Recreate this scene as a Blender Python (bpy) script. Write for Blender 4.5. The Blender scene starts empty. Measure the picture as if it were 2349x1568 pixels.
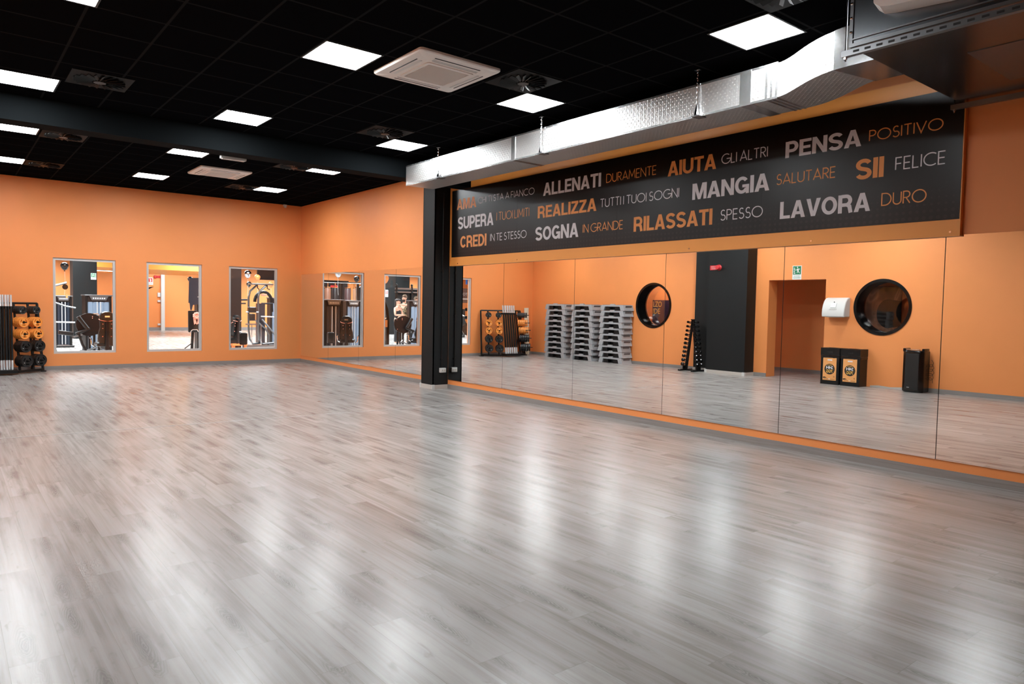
import bpy, bmesh, math, random
from mathutils import Vector, Matrix, Quaternion
random.seed(7)
PI = math.pi
SC = bpy.context.scene
COL = SC.collection
V = Vector

# ------------------------------------------------------------------ camera, exposure, render look
YAW, PITCH, ROLL, FPX = 0.6764, 0.0483, 0.0192, 1634.25
_f = V((math.sin(YAW) * math.cos(PITCH), math.cos(YAW) * math.cos(PITCH), -math.sin(PITCH)))
_r = V((math.cos(YAW), -math.sin(YAW), 0))
_u = _r.cross(_f)
_r2 = _r * math.cos(ROLL) + _u * math.sin(ROLL)
_u2 = -_r * math.sin(ROLL) + _u * math.cos(ROLL)
cam_data = bpy.data.cameras.new('camera')
cam = bpy.data.objects.new('camera', cam_data)
COL.objects.link(cam)
cam.matrix_world = Matrix(((_r2.x, _u2.x, -_f.x, 0), (_r2.y, _u2.y, -_f.y, 0), (_r2.z, _u2.z, -_f.z, 1.525), (0, 0, 0, 1)))
cam_data.sensor_width = 36.0
cam_data.lens = FPX / 2349 * 36.0
cam_data.clip_start = 0.05
SC.camera = cam
vs = SC.view_settings
vs.view_transform = 'Standard'
vs.look = 'None'
vs.gamma = 1.0
vs.use_curve_mapping = False
vs.exposure = 2.13
SC.cycles.use_denoising = True
SC.cycles.max_bounces = 10
SC.cycles.diffuse_bounces = 5
SC.cycles.glossy_bounces = 6
SC.cycles.transparent_max_bounces = 12
SC.cycles.transmission_bounces = 6
SC.cycles.caustics_reflective = False
SC.cycles.caustics_refractive = False
SC.cycles.sample_clamp_indirect = 6.0
world = bpy.data.worlds.new('world')
SC.world = world
world.use_nodes = True
world.node_tree.nodes['Background'].inputs[0].default_value = (0.02, 0.02, 0.022, 1)
world.node_tree.nodes['Background'].inputs[1].default_value = 0.3
PANEL_LIGHT = 15.0      # luminous square ceiling panels
GYM_LIGHT = 150.0       # ceiling lights of the gym next door

# ------------------------------------------------------------------ materials
MATS = {}
def mat(name, col=(0.5, 0.5, 0.5), rough=0.5, metal=0.0, emit=0.0, spec=0.5, noise=0.0, nscale=40.0, bump=0.0, coat=0.0):
    if name in MATS:
        return MATS[name]
    m = bpy.data.materials.new(name)
    m.use_nodes = True
    nt = m.node_tree
    b = nt.nodes['Principled BSDF']
    b.inputs['Base Color'].default_value = (*col, 1)
    b.inputs['Roughness'].default_value = rough
    b.inputs['Metallic'].default_value = metal
    b.inputs['Specular IOR Level'].default_value = spec
    b.inputs['Coat Weight'].default_value = coat
    if emit:
        b.inputs['Emission Color'].default_value = (*col, 1)
        b.inputs['Emission Strength'].default_value = emit
    if noise or bump:
        tc = nt.nodes.new('ShaderNodeTexCoord')
        n = nt.nodes.new('ShaderNodeTexNoise')
        n.inputs['Scale'].default_value = nscale
        n.inputs['Detail'].default_value = 4
        nt.links.new(tc.outputs['Object'], n.inputs['Vector'])
        if noise:
            mx = nt.nodes.new('ShaderNodeMix')
            mx.data_type = 'RGBA'
            mx.inputs[6].default_value = (*[c * (1 - noise) for c in col], 1)
            mx.inputs[7].default_value = (*[min(1, c * (1 + noise)) for c in col], 1)
            nt.links.new(n.outputs['Fac'], mx.inputs[0])
            nt.links.new(mx.outputs[2], b.inputs['Base Color'])
        if bump:
            bp = nt.nodes.new('ShaderNodeBump')
            bp.inputs['Strength'].default_value = bump
            bp.inputs['Distance'].default_value = 0.004
            nt.links.new(n.outputs['Fac'], bp.inputs['Height'])
            nt.links.new(bp.outputs['Normal'], b.inputs['Normal'])
    MATS[name] = m
    return m

class NT:
    """tiny node helper"""
    def __init__(s, name):
        s.m = bpy.data.materials.new(name); s.m.use_nodes = True
        s.t = s.m.node_tree; s.b = s.t.nodes['Principled BSDF']; MATS[name] = s.m
    def n(s, kind, **kw):
        x = s.t.nodes.new(kind)
        for k, v in kw.items():
            setattr(x, k, v)
        return x
    def l(s, a, b):
        s.t.links.new(a, b)
    def val(s, sock, v):
        if hasattr(v, 'links') or hasattr(v, 'is_output'):
            s.l(v, sock)
        else:
            sock.default_value = v
    def math(s, op, a, b=0.0, c=None):
        x = s.n('ShaderNodeMath', operation=op)
        s.val(x.inputs[0], a); s.val(x.inputs[1], b)
        if c is not None: s.val(x.inputs[2], c)
        return x.outputs[0]
    def mix(s, f, a, b):
        x = s.n('ShaderNodeMix', data_type='RGBA')
        s.val(x.inputs[0], f)
        for i, c in ((6, a), (7, b)):
            if isinstance(c, tuple): x.inputs[i].default_value = (*c[:3], 1)
            else: s.l(c, x.inputs[i])
        return x.outputs[2]
    def xyz(s, x, y, z=0.0):
        c = s.n('ShaderNodeCombineXYZ')
        s.val(c.inputs[0], x); s.val(c.inputs[1], y); s.val(c.inputs[2], z)
        return c.outputs[0]
    def coords(s):
        tc = s.n('ShaderNodeTexCoord'); sp = s.n('ShaderNodeSeparateXYZ')
        s.l(tc.outputs['Object'], sp.inputs[0])
        return tc.outputs['Object'], sp.outputs[0], sp.outputs[1], sp.outputs[2]
    def noise(s, vec, scale, detail=4, rough=0.5, dist=0.0):
        x = s.n('ShaderNodeTexNoise')
        s.l(vec, x.inputs['Vector'])
        x.inputs['Scale'].default_value = scale; x.inputs['Detail'].default_value = detail
        x.inputs['Roughness'].default_value = rough; x.inputs['Distortion'].default_value = dist
        return x.outputs['Fac']
    def ramp(s, f, stops):
        x = s.n('ShaderNodeValToRGB'); s.l(f, x.inputs[0])
        e = x.color_ramp.elements
        while len(e) < len(stops): e.new(0.5)
        for el, (p, c) in zip(e, stops):
            el.position = p
            el.color = (*c, 1) if isinstance(c, tuple) else (c, c, c, 1)
        return x.outputs[0]
    def bump(s, h, strength, dist):
        x = s.n('ShaderNodeBump'); x.inputs['Strength'].default_value = strength; x.inputs['Distance'].default_value = dist
        s.l(h, x.inputs['Height']); s.l(x.outputs[0], s.b.inputs['Normal'])

ORANGE = (0.83, 0.285, 0.085)
M_ORANGE = mat('orange_wall_paint', ORANGE, 0.55, noise=0.03, nscale=3.0, bump=0.05)
M_BLACKWALL = mat('black_wall_paint', (0.0045, 0.0057, 0.0062), 0.6, noise=0.1, nscale=6, spec=0.3)
M_BLACK = mat('black_powder_coat', (0.0035, 0.0036, 0.004), 0.38, spec=0.35)
M_BLACKGLOSS = mat('gloss_black_plastic', (0.003, 0.003, 0.003), 0.18)
M_VINYL = mat('black_vinyl_pad', (0.006, 0.006, 0.0065), 0.32)
M_BROWNBLACK = mat('dark_brown_panel', (0.011, 0.006, 0.0055), 0.45, spec=0.3)
M_WHITE = mat('white_plastic', (0.62, 0.61, 0.59), 0.4)
M_ALU = mat('brushed_aluminium', (0.62, 0.61, 0.6), 0.35, metal=0.35)
M_CHROME = mat('chrome', (0.85, 0.85, 0.87), 0.12, metal=1.0)
M_STEEL = mat('grey_steel_tube', (0.16, 0.17, 0.18), 0.3, metal=0.7)
M_SILVER = mat('silver_paint', (0.55, 0.56, 0.58), 0.35, metal=0.2)
M_RUBBER_G = mat('charcoal_rubber', (0.016, 0.019, 0.020), 0.55)
M_RUBBER_B = mat('black_rubber', (0.0055, 0.006, 0.0065), 0.42)
M_RUBBER_O = mat('orange_rubber', (0.85, 0.30, 0.05), 0.5)
M_STEPGREY = mat('grey_step_plastic', (0.36, 0.37, 0.385), 0.5, noise=0.03)
M_STEPPAD = mat('dark_step_pad', (0.13, 0.12, 0.125), 0.75)
M_STEPFOOT = mat('black_step_plastic', (0.006, 0.006, 0.0065), 0.5, spec=0.3)
M_PALEWOOD = mat('pale_wood', (0.72, 0.63, 0.47), 0.55, noise=0.08, nscale=12)
M_RED = mat('red_plastic', (0.55, 0.03, 0.035), 0.35)
M_GREEN = mat('green_sign', (0.0, 0.17, 0.065), 0.5)
M_SIGNWHITE = mat('white_sign', (0.75, 0.76, 0.74), 0.5)
M_SIGNRED = mat('red_sign', (0.6, 0.03, 0.03), 0.5)
M_INK = mat('dark_ink', (0.006, 0.006, 0.006), 0.6)
M_SHROUD = mat('blue_grey_shroud', (0.15, 0.205, 0.28), 0.3)
M_SHROUD_D = mat('dark_blue_shroud', (0.02, 0.028, 0.042), 0.25)
M_LETTER_W = mat('white_lettering', (0.74, 0.72, 0.75), 0.5)
M_LETTER_O = mat('orange_lettering', (0.86, 0.33, 0.09), 0.5)
M_BOARD_O = mat('orange_board', (0.80, 0.30, 0.055), 0.4)
M_BALLOON_O = mat('orange_balloon', (0.85, 0.25, 0.07), 0.2)
M_BALLOON_B = mat('black_balloon', (0.015, 0.015, 0.016), 0.1)
M_BALLOON_C = mat('silver_balloon', (0.55, 0.55, 0.58), 0.12, metal=1.0)
M_RIBBON = mat('orange_ribbon', (0.85, 0.22, 0.06), 0.4)
M_RIBBON_P = mat('pink_ribbon', (0.9, 0.35, 0.26), 0.4)
M_BLUE = mat('blue_banner', (0.0, 0.09, 0.36), 0.5)
M_NAVY = mat('navy_poster_reflection', (0.03, 0.02, 0.045), 0.35)  # sheet colour of the mirror reflection painted behind the smaller round window
M_SKIN = mat('skin', (0.62, 0.36, 0.26), 0.5)
M_HAIR = mat('dark_hair', (0.03, 0.02, 0.015), 0.7)
M_HAIR_B = mat('brown_hair', (0.12, 0.07, 0.04), 0.7)
M_BEIGE_AC = mat('cream_plastic', (0.88, 0.84, 0.80), 0.4)
M_GRILLE = mat('cream_grille', (0.60, 0.52, 0.47), 0.5)
M_BASE = mat('grey_skirting', (0.20, 0.185, 0.175), 0.5, noise=0.12, nscale=9)
M_PALETRIM = mat('pale_plastic_trim', (0.50, 0.45, 0.41), 0.5)
M_GREYLINE = mat('pale_floor_joint', (0.42, 0.40, 0.385), 0.5)
M_YELLOW = mat('yellow_print', (0.75, 0.42, 0.08), 0.5)
M_LAMP = mat('luminous_panel', (0.93, 0.98, 1.0), 0.5, emit=PANEL_LIGHT)
M_LAMPG = mat('luminous_tube', (0.93, 0.96, 1.0), 0.5, emit=6.0)
M_TBAR = mat('dark_grey_t_bar', (0.006, 0.006, 0.0065), 0.5)

def mirror_material():
    m = NT('mirror_glass')
    m.b.inputs['Base Color'].default_value = (0.965, 0.97, 0.96, 1)
    m.b.inputs['Metallic'].default_value = 1.0
    m.b.inputs['Roughness'].default_value = 0.0
    return m.m
M_MIRROR = mirror_material()

def glass_material(name, tint, base_reflect):
    m = NT(name)
    out = m.t.nodes['Material Output']
    tr = m.n('ShaderNodeBsdfTransparent'); tr.inputs[0].default_value = (*tint, 1)
    gl = m.n('ShaderNodeBsdfGlossy'); gl.inputs['Roughness'].default_value = 0.0
    lw = m.n('ShaderNodeFresnel'); lw.inputs[0].default_value = base_reflect
    mx = m.n('ShaderNodeMixShader')
    m.l(lw.outputs[0], mx.inputs[0]); m.l(tr.outputs[0], mx.inputs[1]); m.l(gl.outputs[0], mx.inputs[2])
    m.l(mx.outputs[0], out.inputs[0])
    return m.m
M_GLASS = glass_material('window_glass', (0.93, 0.95, 0.95), 1.35)
M_GLASS_P = glass_material('round_window_glass', (0.80, 0.78, 0.76), 1.5)

def floor_material():
    m = NT('grey_oak_planks')
    co, x, y, z = m.coords()
    row = m.math('FLOOR', m.math('DIVIDE', x, 0.197))
    br = m.n('ShaderNodeTexBrick')
    br.offset = 0.37; br.offset_frequency = 2; br.squash = 1.0
    br.inputs['Scale'].default_value = 1.0
    br.inputs['Mortar Size'].default_value = 0.0009
    br.inputs['Mortar Smooth'].default_value = 0.2
    br.inputs['Brick Width'].default_value = 1.24
    br.inputs['Row Height'].default_value = 0.197
    br.inputs['Color1'].default_value = (0, 0, 0, 1)
    br.inputs['Color2'].default_value = (1, 1, 1, 1)
    br.inputs['Mortar'].default_value = (0.5, 0.5, 0.5, 1)
    sh = m.math('MULTIPLY', m.math('SINE', m.math('MULTIPLY', row, 12.9)), 0.6)
    vec = m.xyz(m.math('ADD', y, sh), x)
    m.l(vec, br.inputs['Vector'])
    tone = br.outputs['Color']
    wn = m.n('ShaderNodeTexWhiteNoise', noise_dimensions='1D'); m.l(row, wn.inputs['W'])
    off = m.math('MULTIPLY', wn.outputs['Value'], 30.0)
    yo = m.math('ADD', y, off)
    toneval = m.n('ShaderNodeSeparateColor'); m.l(tone, toneval.inputs[0])
    off2 = m.math('MULTIPLY', toneval.outputs[0], 17.0)
    yo = m.math('ADD', yo, off2)
    grain = m.noise(m.xyz(m.math('MULTIPLY', x, 34.0), m.math('MULTIPLY', yo, 0.95), row), 1.0, 5, 0.55, 0.35)
    fine = m.noise(m.xyz(m.math('MULTIPLY', x, 170.0), m.math('MULTIPLY', yo, 3.5), row), 1.0, 3, 0.6)
    soft = m.noise(m.xyz(m.math('MULTIPLY', x, 6.5), m.math('MULTIPLY', yo, 0.85), row), 1.0, 3, 0.5, 0.5)
    # cathedral grain: rings drawn out along the plank, in some places only
    fx = m.math('SUBTRACT', m.math('FRACT', m.math('DIVIDE', x, 0.197)), 0.5)
    cy_ = m.math('DIVIDE', yo, 0.83)
    fy = m.math('SUBTRACT', m.math('FRACT', cy_), 0.5)
    wc = m.n('ShaderNodeTexWhiteNoise', noise_dimensions='2D'); m.l(m.xyz(row, m.math('FLOOR', cy_)), wc.inputs['Vector'])
    fx = m.math('ADD', fx, m.math('MULTIPLY', m.math('SUBTRACT', wc.outputs['Value'], 0.6), 0.35))
    wob = m.math('SUBTRACT', m.noise(m.xyz(m.math('MULTIPLY', x, 22.0), m.math('MULTIPLY', yo, 7.0), row), 1.0, 3, 0.5), 0.5)
    px_ = m.math('ADD', m.math('MULTIPLY', fx, 3.2), m.math('MULTIPLY', wob, 0.7))
    py_ = m.math('ADD', m.math('MULTIPLY', fy, 2.3), m.math('MULTIPLY', wob, 0.8))
    rr_ = m.math('SQRT', m.math('ADD', m.math('MULTIPLY', px_, px_), m.math('MULTIPLY', py_, py_)))
    ringv = m.math('ABSOLUTE', m.math('SINE', m.math('MULTIPLY', rr_, 26.0)))
    inside = m.ramp(rr_, [(0.15, 1.0), (0.85, 0.0)])
    pick = m.ramp(wc.outputs['Value'], [(0.48, 0.0), (0.62, 1.0)])
    kval = m.math('MULTIPLY', m.math('MULTIPLY', inside, pick), m.math('ADD', m.math('MULTIPLY', ringv, 0.45), 0.12))
    spots = m.ramp(m.noise(m.xyz(m.math('MULTIPLY', x, 17.0), m.math('MULTIPLY', yo, 5.0), row), 1.0, 3, 0.5, 1.0), [(0.63, 0.0), (0.76, 1.0)])
    base = m.mix(m.ramp(grain, [(0.25, 0.0), (0.62, 1.0)]), (0.205, 0.177, 0.163), (0.40, 0.387, 0.374))
    base = m.mix(m.math('MULTIPLY', m.ramp(soft, [(0.40, 0.0), (0.62, 1.0)]), 0.6), base, (0.44, 0.43, 0.418))
    base = m.mix(m.math('MULTIPLY', m.ramp(soft, [(0.30, 1.0), (0.44, 0.0)]), 0.5), base, (0.20, 0.168, 0.152))
    base = m.mix(m.math('MULTIPLY', fine, 0.26), base, (0.22, 0.20, 0.187))
    base = m.mix(m.math('MULTIPLY', kval, 1.25), base, (0.085, 0.074, 0.066))
    base = m.mix(m.math('MULTIPLY', spots, 0.42), base, (0.12, 0.10, 0.09))
    base = m.mix(m.math('MULTIPLY', toneval.outputs[0], 0.34), base, (0.20, 0.172, 0.158))
    base = m.mix(m.math('MULTIPLY', br.outputs['Fac'], 0.6), base, (0.14, 0.125, 0.115))
    m.l(base, m.b.inputs['Base Color'])
    rg = m.math('ADD', m.math('MULTIPLY', grain, 0.012), 0.255)
    m.l(rg, m.b.inputs['Roughness'])
    m.b.inputs['Specular IOR Level'].default_value = 0.5
    h = m.math('ADD', m.math('MULTIPLY', grain, 0.6), m.math('MULTIPLY', br.outputs['Fac'], -1.0))
    m.bump(h, 0.10, 0.003)
    return m.m
M_FLOOR = floor_material()

def skirting_material():
    m = NT('grey_wood_skirting')
    co, x, y, z = m.coords()
    g = m.noise(m.xyz(m.math('MULTIPLY', m.math('ADD', x, y), 1.6), m.math('MULTIPLY', z, 70.0)), 1.0, 5, 0.6, 0.5)
    m.l(m.mix(g, (0.15, 0.13, 0.125), (0.36, 0.33, 0.315)), m.b.inputs['Base Color'])
    m.b.inputs['Roughness'].default_value = 0.45
    return m.m
M_SKIRT = skirting_material()

def ceiling_material(name, x0, y0, tx, ty):
    m = NT(name)
    co, x, y, z = m.coords()
    def line(c, o, p):
        fr = m.math('FRACT', m.math('ADD', m.math('DIVIDE', m.math('SUBTRACT', c, o), p), 100.0))
        d = m.math('ABSOLUTE', m.math('SUBTRACT', fr, 0.5))
        return m.math('GREATER_THAN', d, 0.5 - 0.012 / p)
    ln = m.math('MAXIMUM', line(x, x0, tx), line(y, y0, ty))
    tile = m.mix(m.noise(co, 260.0, 2, 0.6), (0.003, 0.003, 0.0035), (0.006, 0.006, 0.0068))
    m.l(m.mix(ln, tile, (0.016, 0.0162, 0.017)), m.b.inputs['Base Color'])
    m.b.inputs['Roughness'].default_value = 0.7
    m.b.inputs['Specular IOR Level'].default_value = 0.0
    m.bump(ln, 0.4, 0.004)
    return m.m
TX, TY = 0.5975, 0.601
NX0, NY0 = 3.07 - TX / 2, 6.535 - TY / 2
FX0, FY0 = 3.335 - TX / 2, 12.89 - TY / 2
M_CEIL_N = ceiling_material('black_ceiling_tiles', NX0, NY0, TX, TY)
M_CEIL_F = ceiling_material('black_ceiling_tiles_far', FX0, FY0, TX, TY)

def duct_material():
    m = NT('embossed_foil_duct')
    co, x, y, z = m.coords()
    def cell(c, p):
        return m.math('SUBTRACT', m.math('FRACT', m.math('ADD', m.math('DIVIDE', c, p), 50.0)), 0.5)
    r = m.math('FLOOR', m.math('DIVIDE', z, 0.028))
    ys = m.math('ADD', y, m.math('MULTIPLY', m.math('MODULO', r, 2.0), 0.026))
    d = m.math('ADD', m.math('POWER', m.math('MULTIPLY', cell(ys, 0.052), 1.7), 2.0), m.math('POWER', cell(z, 0.028), 2.0))
    rx = m.math('FLOOR', m.math('DIVIDE', x, 0.028))
    ys2 = m.math('ADD', y, m.math('MULTIPLY', m.math('MODULO', rx, 2.0), 0.026))
    d2 = m.math('ADD', m.math('POWER', m.math('MULTIPLY', cell(ys2, 0.052), 1.7), 2.0), m.math('POWER', cell(x, 0.028), 2.0))
    dm = m.math('MINIMUM', m.math('SUBTRACT', d, 0.0), m.math('ADD', d2, 0.0))
    h = m.ramp(dm, [(0.02, 1.0), (0.13, 0.0)])
    wob = m.noise(co, 5.0, 3, 0.5)
    hh = m.math('ADD', m.math('MULTIPLY', h, 0.6), m.math('MULTIPLY', wob, 0.5))
    m.b.inputs['Base Color'].default_value = (0.56, 0.555, 0.55, 1)
    m.b.inputs['Metallic'].default_value = 0.85
    m.l(m.math('ADD', m.math('MULTIPLY', wob, 0.12), 0.34), m.b.inputs['Roughness'])
    m.bump(hh, 0.5, 0.008)
    return m.m
M_DUCT = duct_material()
M_FOIL = mat('smooth_foil_tape', (0.80, 0.80, 0.80), 0.22, metal=0.95, bump=0.1, nscale=14)
M_GALV = mat('galvanised_sheet', (0.15, 0.155, 0.165), 0.24, metal=0.95, noise=0.15, nscale=5, bump=0.05)
M_GALV_D = mat('dark_galvanised_rail', (0.16, 0.16, 0.165), 0.35, metal=0.8)

def banner_material():
    m = NT('black_banner_print')
    co, x, y, z = m.coords()
    p = 0.062
    row = m.math('FLOOR', m.math('DIVIDE', z, p))
    yy = m.math('ADD', y, m.math('MULTIPLY', m.math('MODULO', row, 2.0), 0.0))
    cy = m.math('SUBTRACT', m.math('FRACT', m.math('ADD', m.math('DIVIDE', yy, p), 50)), 0.5)
    cz = m.math('SUBTRACT', m.math('FRACT', m.math('ADD', m.math('DIVIDE', z, p), 50)), 0.5)
    d = m.math('SQRT', m.math('ADD', m.math('MULTIPLY', cy, cy), m.math('MULTIPLY', cz, cz)))
    rad = m.math('MULTIPLY', m.math('SUBTRACT', 2.80, z), 0.85)
    rad = m.math('MINIMUM', rad, 0.33)
    dot = m.math('LESS_THAN', d, rad)
    dust = m.ramp(m.noise(co, 2.4, 5, 0.6, 1.0), [(0.45, 0.0), (0.9, 1.0)])
    c = m.mix(m.math('MULTIPLY', dot, 0.75), (0.0030, 0.0022, 0.0024), (0.016, 0.0125, 0.012))
    c = m.mix(m.math('MULTIPLY', dust, 0.25), c, (0.008, 0.007, 0.007))
    m.l(c, m.b.inputs['Base Color'])
    m.b.inputs['Roughness'].default_value = 0.30
    m.b.inputs['Specular IOR Level'].default_value = 0.32
    return m.m
M_BANNER = banner_material()

def body_poster_material():
    m = NT('brown_body_poster')
    co, x, y, z = m.coords()
    v = m.noise(m.xyz(m.math('MULTIPLY', y, 3.2), m.math('MULTIPLY', z, 1.4)), 1.0, 2, 0.4, 0.8)
    m.l(m.ramp(v, [(0.3, (0.05, 0.02, 0.012)), (0.5, (0.30, 0.14, 0.075)), (0.6, (0.62, 0.33, 0.19)), (0.75, (0.22, 0.10, 0.05))]), m.b.inputs['Base Color'])
    m.b.inputs['Roughness'].default_value = 0.4
    return m.m
M_BODYPOSTER = body_poster_material()

def camo_material():
    m = NT('camouflage_cloth')
    co, x, y, z = m.coords()
    v = m.noise(co, 9.0, 2, 0.5)
    m.l(m.ramp(v, [(0.38, (0.02, 0.016, 0.012)), (0.47, (0.13, 0.09, 0.045)), (0.53, (0.30, 0.23, 0.13)), (0.6, (0.05, 0.04, 0.03))]), m.b.inputs['Base Color'])
    m.b.inputs['Roughness'].default_value = 0.8
    return m.m
M_CAMO = camo_material()

# ------------------------------------------------------------------ mesh helpers
class MB:
    def __init__(s):
        s.bm = bmesh.new()
    def _xf(s, verts, M):
        for v in verts: v.co = M @ v.co
        return verts
    def box(s, c, size, rot=None, bev=0.0, seg=1):
        r = bmesh.ops.create_cube(s.bm, size=1.0)
        vs_ = r['verts']
        M = Matrix.Translation(V(c)) @ (rot.to_4x4() if rot is not None else Matrix()) @ Matrix.Diagonal((*size, 1))
        s._xf(vs_, M)
        if bev > 0:
            es = list({e for v in vs_ for e in v.link_edges})
            bmesh.ops.bevel(s.bm, geom=es, offset=bev, segments=seg, affect='EDGES', profile=0.6)
        return s
    def box2(s, a, b, bev=0.0, seg=1):
        a, b = V(a), V(b)
        return s.box((a + b) / 2, [abs(q) for q in (b - a)], None, bev, seg)
    def cyl(s, p0, p1, r, seg=16, r2=None, cap=True):
        p0, p1 = V(p0), V(p1); d = p1 - p0
        if d.length < 1e-6: return s
        q = V((0, 0, 1)).rotation_difference(d.normalized())
        M = Matrix.Translation((p0 + p1) / 2) @ q.to_matrix().to_4x4()
        bmesh.ops.create_cone(s.bm, cap_ends=cap, segments=seg, radius1=r, radius2=r if r2 is None else r2, depth=d.length, matrix=M)
        return s
    def sphere(s, c, r, seg=16, scale=(1, 1, 1)):
        bmesh.ops.create_uvsphere(s.bm, u_segments=seg, v_segments=max(6, seg // 2), radius=r, matrix=Matrix.Translation(V(c)) @ Matrix.Diagonal((*scale, 1)))
        return s
    def tube(s, pts, r, seg=10, closed=False):
        pts = [V(p) for p in pts]; n = len(pts); rings = []
        up = V((0, 0, 1))
        prev = None
        for i, p in enumerate(pts):
            a = pts[i - 1] if (i > 0 or closed) else p
            b = pts[(i + 1) % n] if (i < n - 1 or closed) else p
            t = (b - a).normalized()
            if prev is None:
                x = t.cross(up)
                if x.length < 1e-3: x = t.cross(V((0, 1, 0)))
                x.normalize()
            else:
                x = prev - t * prev.dot(t); x.normalize()
            prev = x; y = t.cross(x)
            rings.append([s.bm.verts.new(p + (x * math.cos(2 * PI * k / seg) + y * math.sin(2 * PI * k / seg)) * r) for k in range(seg)])
        m_ = n if closed else n - 1
        for i in range(m_):
            A, B = rings[i], rings[(i + 1) % n]
            for k in range(seg):
                s.bm.faces.new((A[k], A[(k + 1) % seg], B[(k + 1) % seg], B[k]))
        if not closed:
            s.bm.faces.new(rings[0][::-1]); s.bm.faces.new(rings[-1])
        return s
    def lathe(s, prof, o, axis, seg=32):
        """prof: (radius, height) along axis from o"""
        o = V(o); a = V(axis).normalized()
        x = a.orthogonal().normalized(); y = a.cross(x); rings = []
        for r, h in prof:
            if r < 1e-6: rings.append([s.bm.verts.new(o + a * h)])
            else: rings.append([s.bm.verts.new(o + a * h + (x * math.cos(2 * PI * k / seg) + y * math.sin(2 * PI * k / seg)) * r) for k in range(seg)])
        for A, B in zip(rings, rings[1:]):
            for k in range(seg):
                k2 = (k + 1) % seg
                if len(A) == 1 and len(B) == 1: continue
                if len(A) == 1: s.bm.faces.new((A[0], B[k2], B[k]))
                elif len(B) == 1: s.bm.faces.new((A[k], A[k2], B[0]))
                else: s.bm.faces.new((A[k], A[k2], B[k2], B[k]))
        return s
    def prism(s, pts, o, u, v, depth):
        """outline pts (a,b) -> o + a*u + b*v, extruded by vector depth"""
        o, u, v, depth = V(o), V(u), V(v), V(depth)
        A = [s.bm.verts.new(o + u * a + v * b) for a, b in pts]
        B = [s.bm.verts.new(w.co + depth) for w in A]
        n = len(pts)
        s.bm.faces.new(A[::-1]); s.bm.faces.new(B)
        for i in range(n):
            s.bm.faces.new((A[i], A[(i + 1) % n], B[(i + 1) % n], B[i]))
        return s
    def plate_holes(s, outer, holes, o, u, v, depth):
        """sheet with holes: faces front and back plus all the reveals"""
        o, u, v, depth = V(o), V(u), V(v), V(depth)
        tmp = bmesh.new(); es = []
        for lp in [outer] + holes:
            vv = [tmp.verts.new((a, b, 0)) for a, b in lp]
            for i in range(len(vv)): es.append(tmp.edges.new((vv[i], vv[(i + 1) % len(vv)])))
        bmesh.ops.triangle_fill(tmp, use_beauty=True, use_dissolve=False, edges=es, normal=(0, 0, 1))
        for side in (V((0, 0, 0)), depth):
            mp = {w: s.bm.verts.new(o + u * w.co.x + v * w.co.y + side) for w in tmp.verts}
            for f in tmp.faces: s.bm.faces.new([mp[w] for w in f.verts])
        tmp.free()
        for lp in [outer] + holes:
            A = [s.bm.verts.new(o + u * a + v * b) for a, b in lp]
            B = [s.bm.verts.new(w.co + depth) for w in A]
            for i in range(len(A)):
                j = (i + 1) % len(A)
                s.bm.faces.new((A[i], A[j], B[j], B[i]))
        return s
    def loft(s, rings, closed=True, cap=True):
        R = [[s.bm.verts.new(V(p)) for p in r] for r in rings]
        n = len(R[0])
        for A, B in zip(R, R[1:]):
            for k in range(n if closed else n - 1):
                s.bm.faces.new((A[k], A[(k + 1) % n], B[(k + 1) % n], B[k]))
        if cap:
            s.bm.faces.new(R[0][::-1]); s.bm.faces.new(R[-1])
        return s
    def text(s, txt, o, u, v, w, h, weight=0.0, depth=None):
        """word fitted into the box w x h whose lower left corner is o"""
        P, F = glyphs(txt, weight)
        o, u, v = V(o), V(u), V(v)
        vv = [s.bm.verts.new(o + u * (a * w) + v * (b * h)) for a, b in P]
        for f in F:
            try: s.bm.faces.new([vv[i] for i in f])
            except ValueError: pass
        return s
    def thin_text(s, txt, o, u, v, w, h, sw):
        L = thin_layout(txt)
        tot = L[-1]
        o, u, v = V(o), V(u), V(v)
        k = (w - sw) / tot; hh = h - sw
        for line, x0 in L[0]:
            pts = [((x0 + a) * k + sw / 2, b * hh + sw / 2) for a, b in line]
            s.ribbon(pts, sw, o, u, v)
        return s
    def ribbon(s, pts, w, o, u, v):
        pts = [Vector(p) for p in pts]; closed = (pts[0] - pts[-1]).length < 1e-6
        if closed: pts = pts[:-1]
        n = len(pts); L = []; R = []
        for i, p in enumerate(pts):
            a = pts[i - 1] if (i or closed) else None
            b = pts[(i + 1) % n] if (i < n - 1 or closed) else None
            d0 = (p - a).normalized() if a is not None else None
            d1 = (b - p).normalized() if b is not None else None
            if d0 is None: d0 = d1
            if d1 is None: d1 = d0
            n0 = Vector((-d0.y, d0.x)); n1 = Vector((-d1.y, d1.x))
            mm = n0 + n1
            if mm.length < 1e-4: mm = n0
            mm.normalize(); k = (w / 2) / max(0.35, mm.dot(n0))
            L.append(s.bm.verts.new(o + u * (p.x + mm.x * k) + v * (p.y + mm.y * k)))
            R.append(s.bm.verts.new(o + u * (p.x - mm.x * k) + v * (p.y - mm.y * k)))
        for i in range(n if closed else n - 1):
            j = (i + 1) % n
            s.bm.faces.new((L[i], R[i], R[j], L[j]))
    def build(s, name, material, parent=None, smooth=True, angle=35, loc=None):
        me = bpy.data.meshes.new(name)
        bmesh.ops.recalc_face_normals(s.bm, faces=s.bm.faces)
        s.bm.to_mesh(me); s.bm.free()
        if smooth:
            for p in me.polygons: p.use_smooth = True
            me.set_sharp_from_angle(angle=math.radians(angle))
        me.materials.append(material)
        o = bpy.data.objects.new(name, me)
        COL.objects.link(o)
        if parent is not None: o.parent = parent
        if loc is not None: o.location = loc
        return o

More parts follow.
